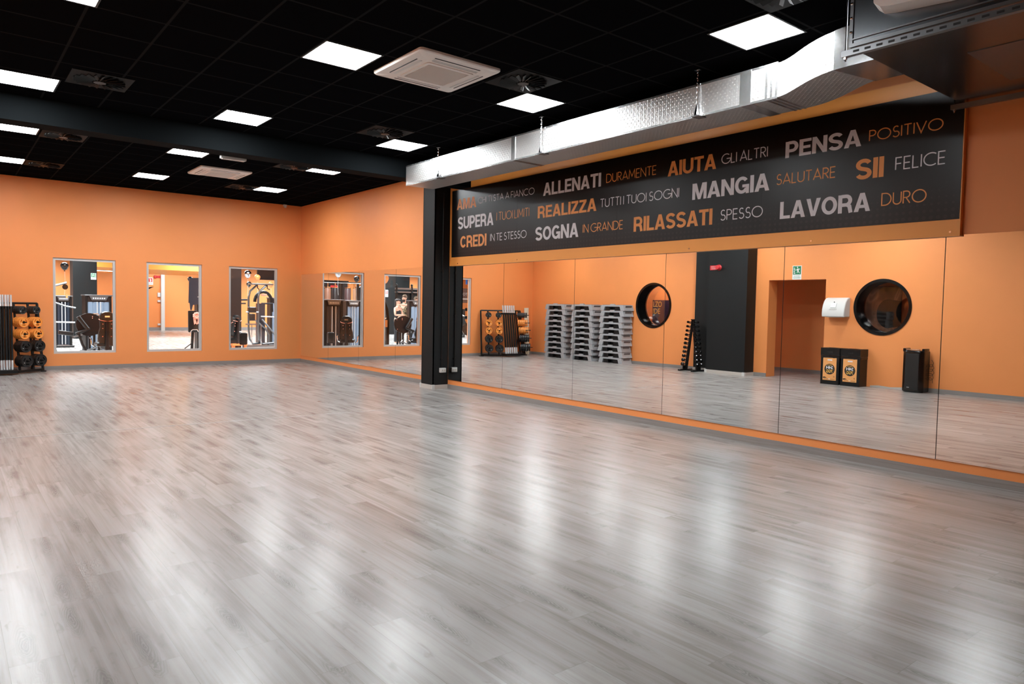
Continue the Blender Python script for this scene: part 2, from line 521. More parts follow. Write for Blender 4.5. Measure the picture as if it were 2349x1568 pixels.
_gl = {}
def glyphs(txt, weight):
    k = (txt, weight)
    if k in _gl: return _gl[k]
    cu = bpy.data.curves.new('t', 'FONT'); cu.body = txt; cu.offset = weight; cu.resolution_u = 4
    cu.space_character = 0.98 if weight > 0.02 else 1.0
    ob = bpy.data.objects.new('t', cu); COL.objects.link(ob)
    dg = bpy.context.evaluated_depsgraph_get(); dg.update()
    me = bpy.data.meshes.new_from_object(ob.evaluated_get(dg))
    P = [(v.co.x, v.co.y) for v in me.vertices]; F = [list(p.vertices) for p in me.polygons]
    bpy.data.objects.remove(ob); bpy.data.curves.remove(cu); bpy.data.meshes.remove(me)
    x0 = min(p[0] for p in P); x1 = max(p[0] for p in P); y0 = min(p[1] for p in P); y1 = max(p[1] for p in P)
    P = [((a - x0) / (x1 - x0), (b - y0) / (y1 - y0)) for a, b in P]
    _gl[k] = (P, F)
    return _gl[k]

def _arc(cx, cy, rx, ry, a0, a1, n=14):
    return [(cx + rx * math.cos(math.radians(a0 + (a1 - a0) * i / n)), cy + ry * math.sin(math.radians(a0 + (a1 - a0) * i / n))) for i in range(n + 1)]
THIN = {   # thin geometric capitals: width, strokes
    'A': (0.72, [[(0, 0), (0.36, 1), (0.72, 0)], [(0.10, 0.28), (0.62, 0.28)]]),
    'C': (0.80, [_arc(0.5, 0.5, 0.5, 0.5, 52, 308, 20)]),
    'D': (0.72, [[(0, 0), (0, 1), (0.25, 1)] + _arc(0.25, 0.5, 0.47, 0.5, 90, -90, 14)[1:] + [(0, 0)]]),
    'E': (0.44, [[(0.44, 1), (0, 1), (0, 0), (0.44, 0)], [(0, 0.5), (0.4, 0.5)]]),
    'F': (0.42, [[(0.42, 1), (0, 1), (0, 0)], [(0, 0.5), (0.38, 0.5)]]),
    'G': (0.90, [_arc(0.5, 0.5, 0.5, 0.5, 50, 360, 22) + [(0.55, 0.5)]]),
    'H': (0.62, [[(0, 0), (0, 1)], [(0.62, 0), (0.62, 1)], [(0, 0.5), (0.62, 0.5)]]),
    'I': (0.02, [[(0.01, 0), (0.01, 1)]]),
    'L': (0.40, [[(0, 1), (0, 0), (0.4, 0)]]),
    'M': (0.84, [[(0, 0), (0.08, 1), (0.42, 0.25), (0.76, 1), (0.84, 0)]]),
    'N': (0.66, [[(0, 0), (0, 1), (0.66, 0), (0.66, 1)]]),
    'O': (1.0, [_arc(0.5, 0.5, 0.5, 0.5, 0, 360, 28)]),
    'P': (0.48, [[(0, 0), (0, 1), (0.22, 1)] + _arc(0.22, 0.74, 0.26, 0.26, 90, -90, 10)[1:] + [(0, 0.48)]]),
    'R': (0.50, [[(0, 0), (0, 1), (0.22, 1)] + _arc(0.22, 0.74, 0.26, 0.26, 90, -90, 10)[1:] + [(0, 0.48)], [(0.2, 0.48), (0.5, 0)]]),
    'S': (0.48, [_arc(0.245, 0.745, 0.2, 0.255, 40, 250, 12) + _arc(0.24, 0.26, 0.24, 0.26, 80, -150, 13)]),
    'T': (0.56, [[(0, 1), (0.56, 1)], [(0.28, 1), (0.28, 0)]]),
    'U': (0.60, [[(0, 1), (0, 0.3)] + _arc(0.3, 0.3, 0.3, 0.3, 180, 360, 12)[1:] + [(0.6, 1)]]),
    'V': (0.70, [[(0, 1), (0.35, 0), (0.70, 1)]]),
}
def _rc(a, b, c, d): return ('p', [(a, b), (c, b), (c, d), (a, d)])
BOLD = {   # heavy grotesque capitals: width, polygons (p) and thick strokes (r)
    'A': (0.78, [('p', [(0, 0), (0.215, 0), (0.40, 0.74), (0.40, 1), (0.28, 1)]), ('p', [(0.78, 0), (0.50, 1), (0.38, 1), (0.38, 0.74), (0.565, 0)]), _rc(0.18, 0.19, 0.60, 0.36)]),
    'C': (0.76, [('r', _arc(0.385, 0.5, 0.285, 0.405, 38, 322, 20))]),
    'D': (0.72, [('r', [(0.1, 0.09), (0.1, 0.91), (0.30, 0.91)] + _arc(0.30, 0.5, 0.32, 0.41, 90, -90, 14)[1:] + [(0.1, 0.09)])]),
    'E': (0.60, [_rc(0, 0, 0.2, 1), _rc(0.2, 0.82, 0.60, 1), _rc(0.2, 0, 0.60, 0.18), _rc(0.2, 0.42, 0.56, 0.59)]),
    'G': (0.80, [('r', _arc(0.395, 0.5, 0.295, 0.405, 40, 330, 20)), _rc(0.42, 0.36, 0.79, 0.53), _rc(0.62, 0.0, 0.79, 0.5)]),
    'I': (0.20, [_rc(0, 0, 0.2, 1)]),
    'L': (0.57, [_rc(0, 0, 0.2, 1), _rc(0.2, 0, 0.57, 0.18)]),
    'M': (0.88, [_rc(0, 0, 0.185, 1), _rc(0.695, 0, 0.88, 1), ('p', [(0.05, 1), (0.27, 1), (0.52, 0), (0.36, 0)]), ('p', [(0.83, 1), (0.61, 1), (0.36, 0), (0.52, 0)])]),
    'N': (0.73, [_rc(0, 0, 0.195, 1), _rc(0.535, 0, 0.73, 1), ('p', [(0, 1), (0.205, 1), (0.73, 0), (0.525, 0)])]),
    'O': (0.80, [('r', _arc(0.40, 0.5, 0.30, 0.405, 0, 360, 30))]),
    'P': (0.67, [_rc(0, 0, 0.2, 1), ('r', [(0.15, 0.915), (0.36, 0.915)] + _arc(0.36, 0.665, 0.21, 0.25, 90, -90, 10)[1:] + [(0.15, 0.415)])]),
    'R': (0.73, [_rc(0, 0, 0.2, 1), ('r', [(0.15, 0.915), (0.38, 0.915)] + _arc(0.38, 0.68, 0.21, 0.235, 90, -90, 10)[1:] + [(0.15, 0.445)]), ('r', [(0.42, 0.45), (0.56, 0.36), (0.59, 0.20), (0.63, 0.0)])]),
    'S': (0.70, [('r', _arc(0.35, 0.715, 0.245, 0.20, 20, 245, 12) + _arc(0.35, 0.285, 0.25, 0.20, 65, -160, 13))]),
    'T': (0.64, [_rc(0, 0.82, 0.64, 1), _rc(0.22, 0, 0.42, 0.82)]),
    'U': (0.74, [('r', [(0.1, 1), (0.1, 0.36)] + _arc(0.37, 0.36, 0.27, 0.27, 180, 360, 12)[1:] + [(0.64, 1)])]),
    'V': (0.76, [('p', [(0, 1), (0.22, 1), (0.38, 0.27), (0.38, 0), (0.27, 0)]), ('p', [(0.76, 1), (0.54, 1), (0.38, 0.27), (0.38, 0), (0.49, 0)])]),
    'Z': (0.65, [_rc(0.02, 0.82, 0.63, 1), _rc(0, 0, 0.65, 0.18), ('p', [(0.39, 0.82), (0.63, 0.82), (0.26, 0.18), (0.02, 0.18)])]),
}
def bold_text(mb, txt, o, u, v, w, h):
    tot = sum(BOLD[c][0] for c in txt) + 0.045 * (len(txt) - 1)
    nrm = V(u).cross(V(v)).normalized()
    o, u, v = V(o), V(u) * (w / tot), V(v) * h
    x = 0.0
    for c in txt:
        wd, parts = BOLD[c]
        for q, (kind, pts) in enumerate(parts):
            oo = o + V(nrm) * (0.0005 * q)
            if kind == 'p': mb.bm.faces.new([mb.bm.verts.new(oo + u * (x + a) + v * b) for a, b in pts])
            else: mb.ribbon(pts, 0.19, oo + u * x, u, v)
        x += wd + 0.045
def thin_layout(txt):
    x = 0.0; out = []
    for i, c in enumerate(txt):
        if c == ' ':
            x += 0.24; continue
        w, ss = THIN[c]
        for st in ss: out.append((st, x))
        x += w + 0.17
    return out, x - 0.17

# ------------------------------------------------------------------ objects
def empty(name, loc=(0, 0, 0), rz=0.0, label=None, cat=None, group=None, kind=None):
    o = bpy.data.objects.new(name, None); COL.objects.link(o)
    o.empty_display_size = 0.1
    o.location = loc; o.rotation_euler = (0, 0, rz)
    tag(o, label, cat, group, kind)
    return o
def tag(o, label=None, cat=None, group=None, kind=None):
    if label: o['label'] = label
    if cat: o['category'] = cat
    if group: o['group'] = group
    if kind: o['kind'] = kind
    return o
def copy_tree(o, parent=None):
    c = o.copy(); COL.objects.link(c)
    if parent is not None: c.parent = parent
    for ch in [q for q in o.children]: copy_tree(ch, c)
    return c
def dup(o, loc, rz=0.0, label=None, group=None):
    c = copy_tree(o); c.location = loc; c.rotation_euler = (0, 0, rz)
    if label: c['label'] = label
    if group: c['group'] = group
    return c
def S(o):
    o['kind'] = 'structure'; return o
ORD = ['first', 'second', 'third', 'fourth', 'fifth', 'sixth', 'seventh', 'eighth', 'ninth', 'tenth', 'eleventh', 'twelfth']

# room measures (metres)
XL, XR, YB, YF = -0.60, 7.36, -3.0, 18.02
ZN, ZF = 3.923, 4.038           # near and far ceiling heights
WT = 0.20
GX0, GX1, GY1 = -15.0, 25.0, 40.0

# ================================================================== SETTING
fl = MB(); fl.box2((-4, YB - 0.2, -0.1), (XR + 0.3, YF + 0.1, 0.0)); fl.box2((GX0, YF + 0.1, -0.1), (GX1, GY1 + 0.2, 0.0))
S(fl.build('floor', M_FLOOR, smooth=False))
j = MB(); j.prism([(0, 0), (1, 0), (1, 1), (0, 1)], (XL, 9.485, 0.0), (XR - XL - 0.03, -0.39, 0), (0, 0.016, 0), (0, 0, 0.002))
S(j.build('trim_1', M_GREYLINE, smooth=False))
c = MB(); c.box2((XL - 0.35, YB - 0.2, ZN), (XR + 0.3, 10.40, ZN + 0.1))
S(c.build('ceiling', M_CEIL_N, smooth=False))
c = MB(); c.box2((XL - 0.35, 10.62, ZF), (XR + 0.3, YF + 0.1, ZF + 0.1))
S(c.build('ceiling_far', M_CEIL_F, smooth=False))
M_BEAM = mat('charcoal_beam_paint', (0.0050, 0.0061, 0.0068), 0.75, spec=0.02)
c = MB(); c.box2((XL - 0.05, 10.33, 3.615), (XR + 0.05, 10.66, 4.3))
S(c.build('ceiling_beam', M_BEAM, smooth=False))

# far wall with three windows
WX = [(1.882, 3.069), (3.696, 4.901), (5.531, 6.740)]
WZ0, WZ1 = 0.345, 2.405
w = MB(); w.plate_holes([(XL - 0.3, -0.05), (XR + 0.3, -0.05), (XR + 0.3, 4.3), (XL - 0.3, 4.3)],
                        [[(a, WZ0), (b, WZ0), (b, WZ1), (a, WZ1)] for a, b in WX], (0, YF, 0), (1, 0, 0), (0, 0, 1), (0, WT, 0))
S(w.build('wall_far', M_ORANGE, smooth=False))
for i, (a, b) in enumerate(WX):
    r = S(empty('window_%d' % (i + 1), ((a + b) / 2, YF, WZ0)))
    hw = (b - a) / 2; H = WZ1 - WZ0; t = 0.05
    f = MB(); f.plate_holes([(-hw, 0), (hw, 0), (hw, H), (-hw, H)], [[(-hw + t, t), (hw - t, t), (hw - t, H - t), (-hw + t, H - t)]], (0, 0.03, 0), (1, 0, 0), (0, 0, 1), (0, 0.07, 0))
    f.build('window_frame', M_ALU, r, smooth=False)
    p = MB(); p.box2((-hw + t, 0.062, t), (hw - t, 0.068, H - t)); p.build('pane', M_GLASS, r, smooth=False)

# right wall (mirror wall)
w = MB(); w.box2((XR, YB - 0.2, -0.05), (XR + 0.2, YF + 0.05, 4.3))
S(w.build('wall_right', M_ORANGE, smooth=False))
# left wall: doorway and two round windows
def circ(cy, cz, r, n=64): return [(cy + r * math.cos(2 * PI * k / n), cz + r * math.sin(2 * PI * k / n)) for k in range(n)]
DY0, DY1, DZ = 8.0, 9.39, 2.285
PH = [(12.885, 1.655, 0.625), (6.775, 1.68, 0.59)]
LT = 0.36
w = MB(); w.plate_holes([(YB - 0.2, -0.05), (DY0, -0.05), (DY0, DZ), (DY1, DZ), (DY1, -0.05), (YF + 0.05, -0.05), (YF + 0.05, 4.3), (YB - 0.2, 4.3)],
                        [circ(cy, cz, r - 0.02) for cy, cz, r in PH], (XL, 0, 0), (0, 1, 0), (0, 0, 1), (-LT, 0, 0))
S(w.build('wall_left', M_ORANGE, smooth=False))
for i, (cy, cz, r) in enumerate(PH):
    q = S(empty('window_%d' % (i + 4), (XL, cy, cz)))
    b = MB(); b.lathe([(r, 0.0), (r, 0.012), (r - 0.062, 0.014), (r - 0.068, 0.0), (r - 0.068, -LT), (r - 0.03, -LT), (r - 0.03, -0.0), (r, 0.0)], (0, 0, 0), (1, 0, 0), 64)
    b.build('window_frame', M_BLACKGLOSS, q)
    b = MB(); b.cyl((-LT + 0.03, 0, 0), (-LT + 0.036, 0, 0), r - 0.069, 64); b.build('pane', M_GLASS_P, q, smooth=False)
w = MB(); w.box2((XL - 0.4, YB - 0.2, -0.05), (XR + 0.2, YB, 4.3))
S(w.build('wall_back', M_ORANGE, smooth=False))
# corridor behind the left wall
for nm_, a_, b_ in (('wall_corridor_back', (-2.75, 3.0, -0.05), (-2.6, YF, 3.1)), ('wall_corridor_near', (-2.6, 3.0, -0.05), (XL - LT, 3.15, 3.1)), ('wall_corridor_far', (-2.6, 16.4, -0.05), (XL - LT, 16.55, 3.1))):
    S(MB().box2(a_, b_).build(nm_, M_ORANGE, smooth=False))
w = MB(); w.box2((-2.75, 3.0, 3.0), (XL - LT, 16.5, 3.1)); S(w.build('ceiling_corridor', M_CEIL_N, smooth=False))

# skirting boards
b = MB(); b.box2((XL, YF - 0.012, 0), (XR, YF, 0.085)); S(b.build('baseboard_far', M_SKIRT, smooth=False))
b = MB(); b.box2((XR - 0.014, YB, 0), (XR, 11.06, 0.078)); b.box2((XR - 0.014, 11.46, 0), (XR, YF, 0.078)); S(b.build('baseboard_right', M_SKIRT, smooth=False))
b = MB()
for y0, y1 in ((YB, 5.2), (5.2, 6.0), (9.39, 9.72), (11.45, YF)): b.box2((XL, y0, 0), (XL + 0.012, y1, 0.085))
S(b.build('baseboard_left', M_SKIRT, smooth=False))
b = MB(); b.box2((-2.6, 3.15, 0), (-2.588, 16.4, 0.085)); S(b.build('baseboard_corridor', M_SKIRT, smooth=False))
b = MB(); b.prism([(0, 0), (1, 0), (1, .03), (.8, .045), (.55, .03), (.3, .05), (0, .035)], (XL + 0.001, 6.05, 0), (0, 0.9, 0), (0, 0, 1), (0.006, 0, 0)); S(b.build('trim_2', M_PALETRIM, smooth=False))

# black columns
cr = S(empty('column_right', (XR, 11.06, 0)))
b = MB(); b.box2((-0.33, 0.0, 0.06), (-0.31, 0.40, 3.93)); b.box2((-0.33, 0.0, 0.06), (0.0, 0.015, 3.93)); b.box2((-0.33, 0.385, 0.06), (0, 0.40, 3.93)); b.box2((-0.31, 0.015, 0.06), (0, 0.385, 3.93))
b.build('shaft', M_BLACKWALL, cr, smooth=False)
b = MB(); b.box2((-0.345, -0.014, 0), (0, 0.414, 0.075)); b.build('base_trim', M_PALETRIM, cr, smooth=False)
b = MB(); b.box2((-0.352, -0.02, 0), (-0.30, 0.0, 0.082)); b.box2((-0.352, 0.39, 0), (-0.30, 0.42, 0.082)); b.build('corner_cap', M_WHITE, cr, smooth=False)
b = MB(); b.cyl((-0.155, -0.014, 0.40), (-0.155, -0.014, 3.6), 0.011, 10)
for z in (0.55, 1.35, 2.15): b.box((-0.155, -0.012, z), (0.04, 0.03, 0.03))
b.build('conduit', M_BLACK, cr)
so = empty('socket_box', (XR - 0.135, 11.06, 0.295), 0, 'white power outlet box low on the black column beside the mirrors', 'power outlet')
b = MB(); b.box((0, -0.026, 0.05), (0.125, 0.052, 0.088), None, 0.008, 2); b.build('housing', M_WHITE, so)
b = MB(); b.box((0, -0.054, 0.05), (0.10, 0.006, 0.058), None, 0.003); b.build('cover_plate', M_SIGNWHITE, so)
b = MB(); b.box((-0.022, -0.058, 0.05), (0.03, 0.004, 0.032)); b.box((0.022, -0.058, 0.05), (0.03, 0.004, 0.032)); b.build('outlet', M_PALETRIM, so)

cl = S(empty('column_left', (XL, 9.73, 0)))
b = MB(); b.box2((0, 0, 0.075), (0.385, 1.10, 3.95)); b.build('shaft', M_BLACKWALL, cl, smooth=False)
b = MB(); b.box2((0, 1.10, 0.075), (0.11, 1.68, 3.95)); b.build('rear_shaft', M_BLACKWALL, cl, smooth=False)
b = MB(); b.box2((0, -0.014, 0), (0.40, 1.114, 0.08)); b.box2((0, 1.11, 0), (0.125, 1.69, 0.08)); b.build('base_trim', M_PALETRIM, cl, smooth=False)
b = MB(); b.box2((0.35, -0.02, 0), (0.406, 0.05, 0.085)); b.box2((0.35, 1.06, 0), (0.406, 1.12, 0.085)); b.build('corner_cap', M_WHITE, cl, smooth=False)

# ================================================================== MIRRORS
FARJ = [17.98, 16.31, 14.683, 13.017, 11.475]
NEARJ = [11.045, 9.406, 7.698, 5.998, 4.332, 2.701, 1.03, -0.64]
ML = ['tall mirror panel on the right wall touching the far corner of the room',
      'tall mirror panel second from the far corner, showing one side of a window',
      'tall mirror panel third from the far corner on the right wall',
      'tall mirror panel just beyond the black column on the right wall',
      'tall mirror panel right beside the outlet box of the black column',
      'tall mirror panel reflecting the bundle of black exercise bars',
      'tall mirror panel reflecting two stacks of grey steps and the smaller round window',
      'tall mirror panel reflecting the black wall column with red alarm',
      'tall mirror panel reflecting the two bins, large round window and loudspeaker',
      'tall mirror panel nearest the camera, reflecting only plain orange wall',
      'tall mirror panel past the picture edge nearest the back wall']
pairs = list(zip(FARJ, FARJ[1:])) + list(zip(NEARJ, NEARJ[1:]))
MZ0, MZ1 = 0.165, 2.275
for (y1, y0), lab in zip(pairs, ML):
    g = 0.0035
    o = MB(); o.box2((-0.010, -(y1 - y0) / 2 + g, 0), (-0.005, (y1 - y0) / 2 - g, MZ1 - MZ0))
    m = o.build('mirror_panel', M_MIRROR, smooth=False, loc=(XR, (y1 + y0) / 2, MZ0))
    tag(m, lab, 'mirror', 'wall mirror panels')
    o = MB(); o.box2((-0.0045, -(y1 - y0) / 2, 0), (-0.0005, (y1 - y0) / 2, MZ1 - MZ0 - 0.002)); o.build('backing', M_INK, m, smooth=False)

# ================================================================== SLOGAN SIGN
sg = empty('slogan_sign', (XR - 0.06, 10.97, 2.26), 0, 'long black and orange slogan board with Italian words above the mirrors', 'sign')
SX = XR - 0.06
b = MB(); b.box2((0.0, -8.40, 0.0), (0.055, 0.0, 1.50)); b.build('orange_backing', M_BOARD_O, sg, smooth=False)
BP = MB(); BP.box2((SX - 0.004, 2.58, 2.415), (SX, 10.905, 3.612))
bp = BP.build('black_panel', M_BANNER, sg, smooth=False); bp.location = -sg.location
WORDS = [('AMA', 'b', 'o', 10.748, 3.238, 10.152, 3.426), ('CHI TI STA A FIANCO', 't', 'w', 10.1, 3.286, 8.597, 3.396), ('ALLENATI', 'b', 'w', 8.39, 3.234, 7.152, 3.428), ('DURAMENTE', 't', 'o', 7.051, 3.268, 6.155, 3.392), ('AIUTA', 'b', 'o', 5.968, 3.216, 5.236, 3.401), ('GLI ALTRI', 't', 'w', 5.164, 3.254, 4.551, 3.376), ('PENSA', 'b', 'w', 4.337, 3.205, 3.505, 3.38), ('POSITIVO', 't', 'o', 3.43, 3.234, 2.748, 3.347),
         ('SUPERA', 'b', 'w', 10.709, 2.889, 9.649, 3.103), ('I TUOI LIMITI', 't', 'o', 9.566, 2.951, 8.713, 3.092), ('REALIZZA', 'b', 'o', 8.507, 2.9, 7.228, 3.084), ('TUTTI I TUOI SOGNI', 't', 'w', 7.158, 2.935, 5.775, 3.058), ('MANGIA', 'b', 'w', 5.573, 2.878, 4.518, 3.075), ('SALUTARE', 't', 'o', 4.434, 2.921, 3.758, 3.041), ('SII', 'b', 'o', 3.552, 2.867, 3.272, 3.069), ('FELICE', 't', 'w', 3.165, 2.912, 2.715, 3.039),
         ('CREDI', 'b', 'o', 10.625, 2.555, 9.838, 2.761), ('IN TE STESSO', 't', 'w', 9.734, 2.619, 8.772, 2.744), ('SOGNA', 'b', 'w', 8.558, 2.556, 7.586, 2.764), ('IN GRANDE', 't', 'o', 7.498, 2.604, 6.714, 2.729), ('RILASSATI', 'b', 'o', 6.521, 2.553, 5.267, 2.747), ('SPESSO', 't', 'w', 5.154, 2.588, 4.589, 2.717), ('LAVORA', 'b', 'w', 4.376, 2.543, 3.388, 2.73), ('DURO', 't', 'o', 3.283, 2.579, 2.866, 2.706)]
for t, k, col, ya, za, yb, zb in WORDS:
    tgt = MB(); o = V((SX - 0.0055, ya, za + 0.02))
    if k == 'b': bold_text(tgt, t, o, (0, -1, 0), (0, 0, 1), ya - yb, zb - za)
    else: tgt.thin_text(t, o, (0, -1, 0), (0, 0, 1), ya - yb, zb - za, 0.011)
    q = tgt.build('word', M_LETTER_W if col == 'w' else M_LETTER_O, sg, smooth=False); q.location = -sg.location
for y in (10.7, 9.0, 7.2, 5.6, 4.0, 2.65):
    b = MB(); b.cyl((SX, y, 2.30), (SX - 0.006, y, 2.30), 0.010, 10); q = b.build('screw_head', M_CHROME, sg); q.location = -sg.location
for y in (9.02, 6.83, 4.61):
    b = MB(); b.box((SX - 0.0045, y, 3.01), (0.001, 0.004, 1.19)); q = b.build('panel_seam', M_BLACK, sg, smooth=False); q.location = -sg.location

# ================================================================== CEILING FITTINGS
def ceiling_light(x, y, z, label):
    r = empty('ceiling_light', (x, y, z), 0, label, 'ceiling light', 'square luminous ceiling panels')
    return r
L0 = empty('ceiling_light', (0, 0, 0), 0, 'proto', 'ceiling light', 'square luminous ceiling panels')
b = MB(); hs = 0.279; ho = 0.297
b.plate_holes([(-ho, -ho), (ho, -ho), (ho, ho), (-ho, ho)], [[(-hs, -hs), (hs, -hs), (hs, hs), (-hs, hs)]], (0, 0, -0.006), (1, 0, 0), (0, 1, 0), (0, 0, 0.006)); b.build('frame', M_TBAR, L0, smooth=False)
b = MB(); b.box2((-hs, -hs, -0.004), (hs, hs, -0.001)); b.build('diffuser', M_LAMP, L0, smooth=False)
LIGHTS = [(3.07, 6.54, ZN, 'square light panel beside the nearer white ceiling air unit'),
          (3.11, 9.57, ZN, 'square light panel just before the dark beam, left of centre'),
          (5.44, 6.52, ZN, 'square light panel with a round vent behind it, near the duct middle'),
          (5.44, 9.51, ZN, 'square light panel nearest the far end of the metal duct'),
          (5.51, 3.587, ZN, 'large square light panel nearest the duct bend, top right'),
          (0.745, 6.54, ZN, 'square light panel cut off at the top left corner of the picture'),
          (0.775, 9.62, ZN, 'square light panel at the left picture edge before the beam'),
          (3.07, 3.587, ZN, 'square light panel above the camera, out of the picture top'),
          (3.315, 12.95, ZF, 'square light panel past the beam, beside the small emergency lamp'),
          (3.364, 15.96, ZF, 'square light panel left of the farther white ceiling air unit'),
          (5.715, 12.83, ZF, 'square light panel past the beam, nearest the right wall'),
          (5.754, 15.87, ZF, 'square light panel nearest the far corner of the ceiling'),
          (0.90, 12.97, ZF, 'square light panel at the left edge just past the beam'),
          (0.955, 16.02, ZF, 'square light panel at the left edge nearest the far wall')]
for k, (x, y, z, lab) in enumerate(LIGHTS):
    o = L0 if k == 0 else dup(L0, (0, 0, 0))
    o.location = (x, y, z); o['label'] = lab

# swirl air diffusers
D0 = empty('swirl_diffuser', (0, 0, 0), 0, 'proto', 'air vent', 'swirl air vents in the ceiling')
b = MB(); b.box2((-0.295, -0.295, -0.008), (0.295, 0.295, -0.001)); b.build('plate', mat('charcoal_vent_plate', (0.005, 0.0046, 0.0046), 0.6, spec=0.1), D0, smooth=False)
b = MB()
for k in range(20):
    a = 2 * PI * k / 20
    q = Matrix.Rotation(a, 3, 'Z') @ Matrix.Rotation(0.55, 3, 'X')
    b.box(V((math.cos(a), math.sin(a), 0)) * 0.165 + V((0, 0, -0.02)), (0.17, 0.034, 0.006), q)
b.build('vanes', mat('matt_black_vane', (0.0012, 0.0012, 0.0013), 0.5, spec=0.25), D0, smooth=False)
b = MB(); b.cyl((0, 0, -0.03), (0, 0, -0.008), 0.06, 20); b.build('hub', M_BLACK, D0)
DIF = [(4.86, 5.95, ZN, 'dark round swirl vent behind the light panel near the duct middle'),
       (4.86, 8.96, ZN, 'dark round swirl vent by the light panel at the duct end'),
       (1.40, 9.05, ZN, 'dark round swirl vent right of the left edge light, before the beam'),
       (4.92, 2.98, ZN, 'dark round swirl vent at the top picture edge by the duct bend'),
       (5.115, 12.87, ZF, 'dark round swirl vent just past the beam beside a light panel'),
       (5.18, 15.95, ZF, 'dark round swirl vent left of the farthest light panel'),
       (1.52, 13.05, ZF, 'dark round swirl vent at left just past the beam'),
       (1.56, 16.05, ZF, 'dark round swirl vent at left nearest the far wall')]
for k, (x, y, z, lab) in enumerate(DIF):
    o = D0 if k == 0 else dup(D0, (0, 0, 0))
    o.location = (x, y, z); o['label'] = lab

# ceiling cassettes
def rrect(h, r, n=5):
    out = []
    for cx, cy, a0 in ((h - r, h - r, 0), (-h + r, h - r, 90), (-h + r, -h + r, 180), (h - r, -h + r, 270)):
        out += _arc(cx, cy, r, r, a0, a0 + 90, n)
    return out
A0 = empty('ceiling_air_unit', (0, 0, 0), 0, 'white square ceiling air unit, the nearer one, beside a light panel', 'air conditioner', 'cassette air units in the ceiling')
b = MB()
def ring(h, r, z): return [(x, y, z) for x, y in rrect(h, r)]
b.loft([ring(0.475, 0.04, -0.001), ring(0.475, 0.045, -0.022), ring(0.465, 0.045, -0.032), ring(0.36, 0.05, -0.045)]); b.build('housing', M_BEIGE_AC, A0)
b = MB()
for k in range(28):
    y = -0.225 + 0.45 * k / 27
    b.box((0, y, -0.052), (0.46, 0.009, 0.010), Matrix.Rotation(0.5, 3, 'X'))
b.build('grille', M_BEIGE_AC, A0, smooth=False)
b = MB(); b.box2((-0.245, -0.245, -0.047), (0.245, 0.245, -0.0445)); b.build('intake_panel', M_GRILLE, A0, smooth=False)
fr = MB(); fr.plate_holes(rrect(0.275, 0.03), [rrect(0.24, 0.01)], (0, 0, -0.056), (1, 0, 0), (0, 1, 0), (0, 0, 0.012)); fr.build('intake_frame', M_BEIGE_AC, A0, smooth=False)
for k in range(4):
    q = Matrix.Rotation(k * PI / 2, 3, 'Z')
    b = MB(); b.box(q @ V((0, 0.355, -0.0415)), (0.52, 0.055, 0.008), q @ Matrix.Rotation(0.25, 3, 'X'), 0.003); b.build('louver', M_WHITE, A0)
    b = MB(); b.box(q @ V((0, 0.389, -0.0405)), (0.53, 0.010, 0.008), q); b.build('slot', M_INK, A0, smooth=False)
A0.location = (3.98, 6.27, ZN)
dup(A0, (4.265, 14.46, ZF), 0, 'white square ceiling air unit, the farther one, past the dark beam')

e = empty('emergency_lamp', (4.0, 12.80, ZF), 0, 'slim white emergency lamp on the ceiling just past the beam', 'emergency light')
b = MB(); b.box2((-0.215, -0.05, -0.05), (0.215, 0.05, 0), 0.01, 2); b.build('housing', M_WHITE, e)
b = MB(); b.box2((-0.19, -0.04, -0.058), (0.19, 0.04, -0.049), 0.003); b.build('lens', M_SIGNWHITE, e)

e = empty('motion_sensor', (6.915, YF, 4.0), 0, 'small white motion sensor high on the far wall near the corner', 'sensor')
b = MB(); b.box((0, -0.03, 0.02), (0.09, 0.06, 0.05), None, 0.01, 2); b.build('bracket', M_WHITE, e)
b = MB(); b.lathe([(0.0, -0.05), (0.03, -0.045), (0.036, 0.0), (0.04, 0.02), (0, 0.02)], (0, -0.05, 0.0), (0, 0, 1), 16); b.build('sensor_head', M_WHITE, e)

# ================================================================== DUCT, HANGERS, AIR HANDLER
DZ0, DZ1, DWID = 3.47, 3.775, 0.515
du = empty('air_duct', (6.19, 10.22, DZ0), 0, 'long shiny embossed metal air duct hanging under the ceiling along the right wall', 'air duct')
path = [(6.19, 10.22), (6.19, 7.0), (6.19, 3.62)]
for k in range(1, 13):
    t = k / 12; s_ = t * t * (3 - 2 * t)
    path.append((6.19 - 0.345 * s_, 3.62 - 0.80 * t))
path += [(5.845, 2.65), (5.845, 2.555)]
def duct_ring(i, grow=0.0, dz=0.0):
    p = V((*path[i], 0)); a = V((*path[max(i - 1, 0)], 0)); c_ = V((*path[min(i + 1, len(path) - 1)], 0))
    t = (c_ - a).normalized(); n = V((t.y, -t.x, 0)); hw = DWID / 2 + grow
    o = V((6.19, 10.22, DZ0))
    P = [p + n * hw + V((0, 0, DZ0 - grow)), p - n * hw + V((0, 0, DZ0 - grow)), p - n * hw + V((0, 0, DZ1 + grow)), p + n * hw + V((0, 0, DZ1 + grow))]
    return [q - o for q in P]
b = MB(); b.loft([duct_ring(i) for i in range(3)]); b.build('straight_run', M_DUCT, du, smooth=False)
b = MB(); b.loft([duct_ring(i) for i in range(2, len(path))]); b.build('bend', M_DUCT, du, angle=40)
def band(y0, y1):
    b_ = MB(); o = V((6.19, 10.22, DZ0))
    b_.box2(V((6.19 - DWID / 2 - 0.004, y0, DZ0 - 0.004)) - o, V((6.19 + DWID / 2 + 0.004, y1, DZ1 + 0.004)) - o)
    return b_.build('seam_band', M_FOIL, du, smooth=False)
band(7.40, 7.48); band(3.90, 4.02)
for yy in (3.74, 3.69, 3.64): band(yy - 0.012, yy + 0.012)
b = MB()
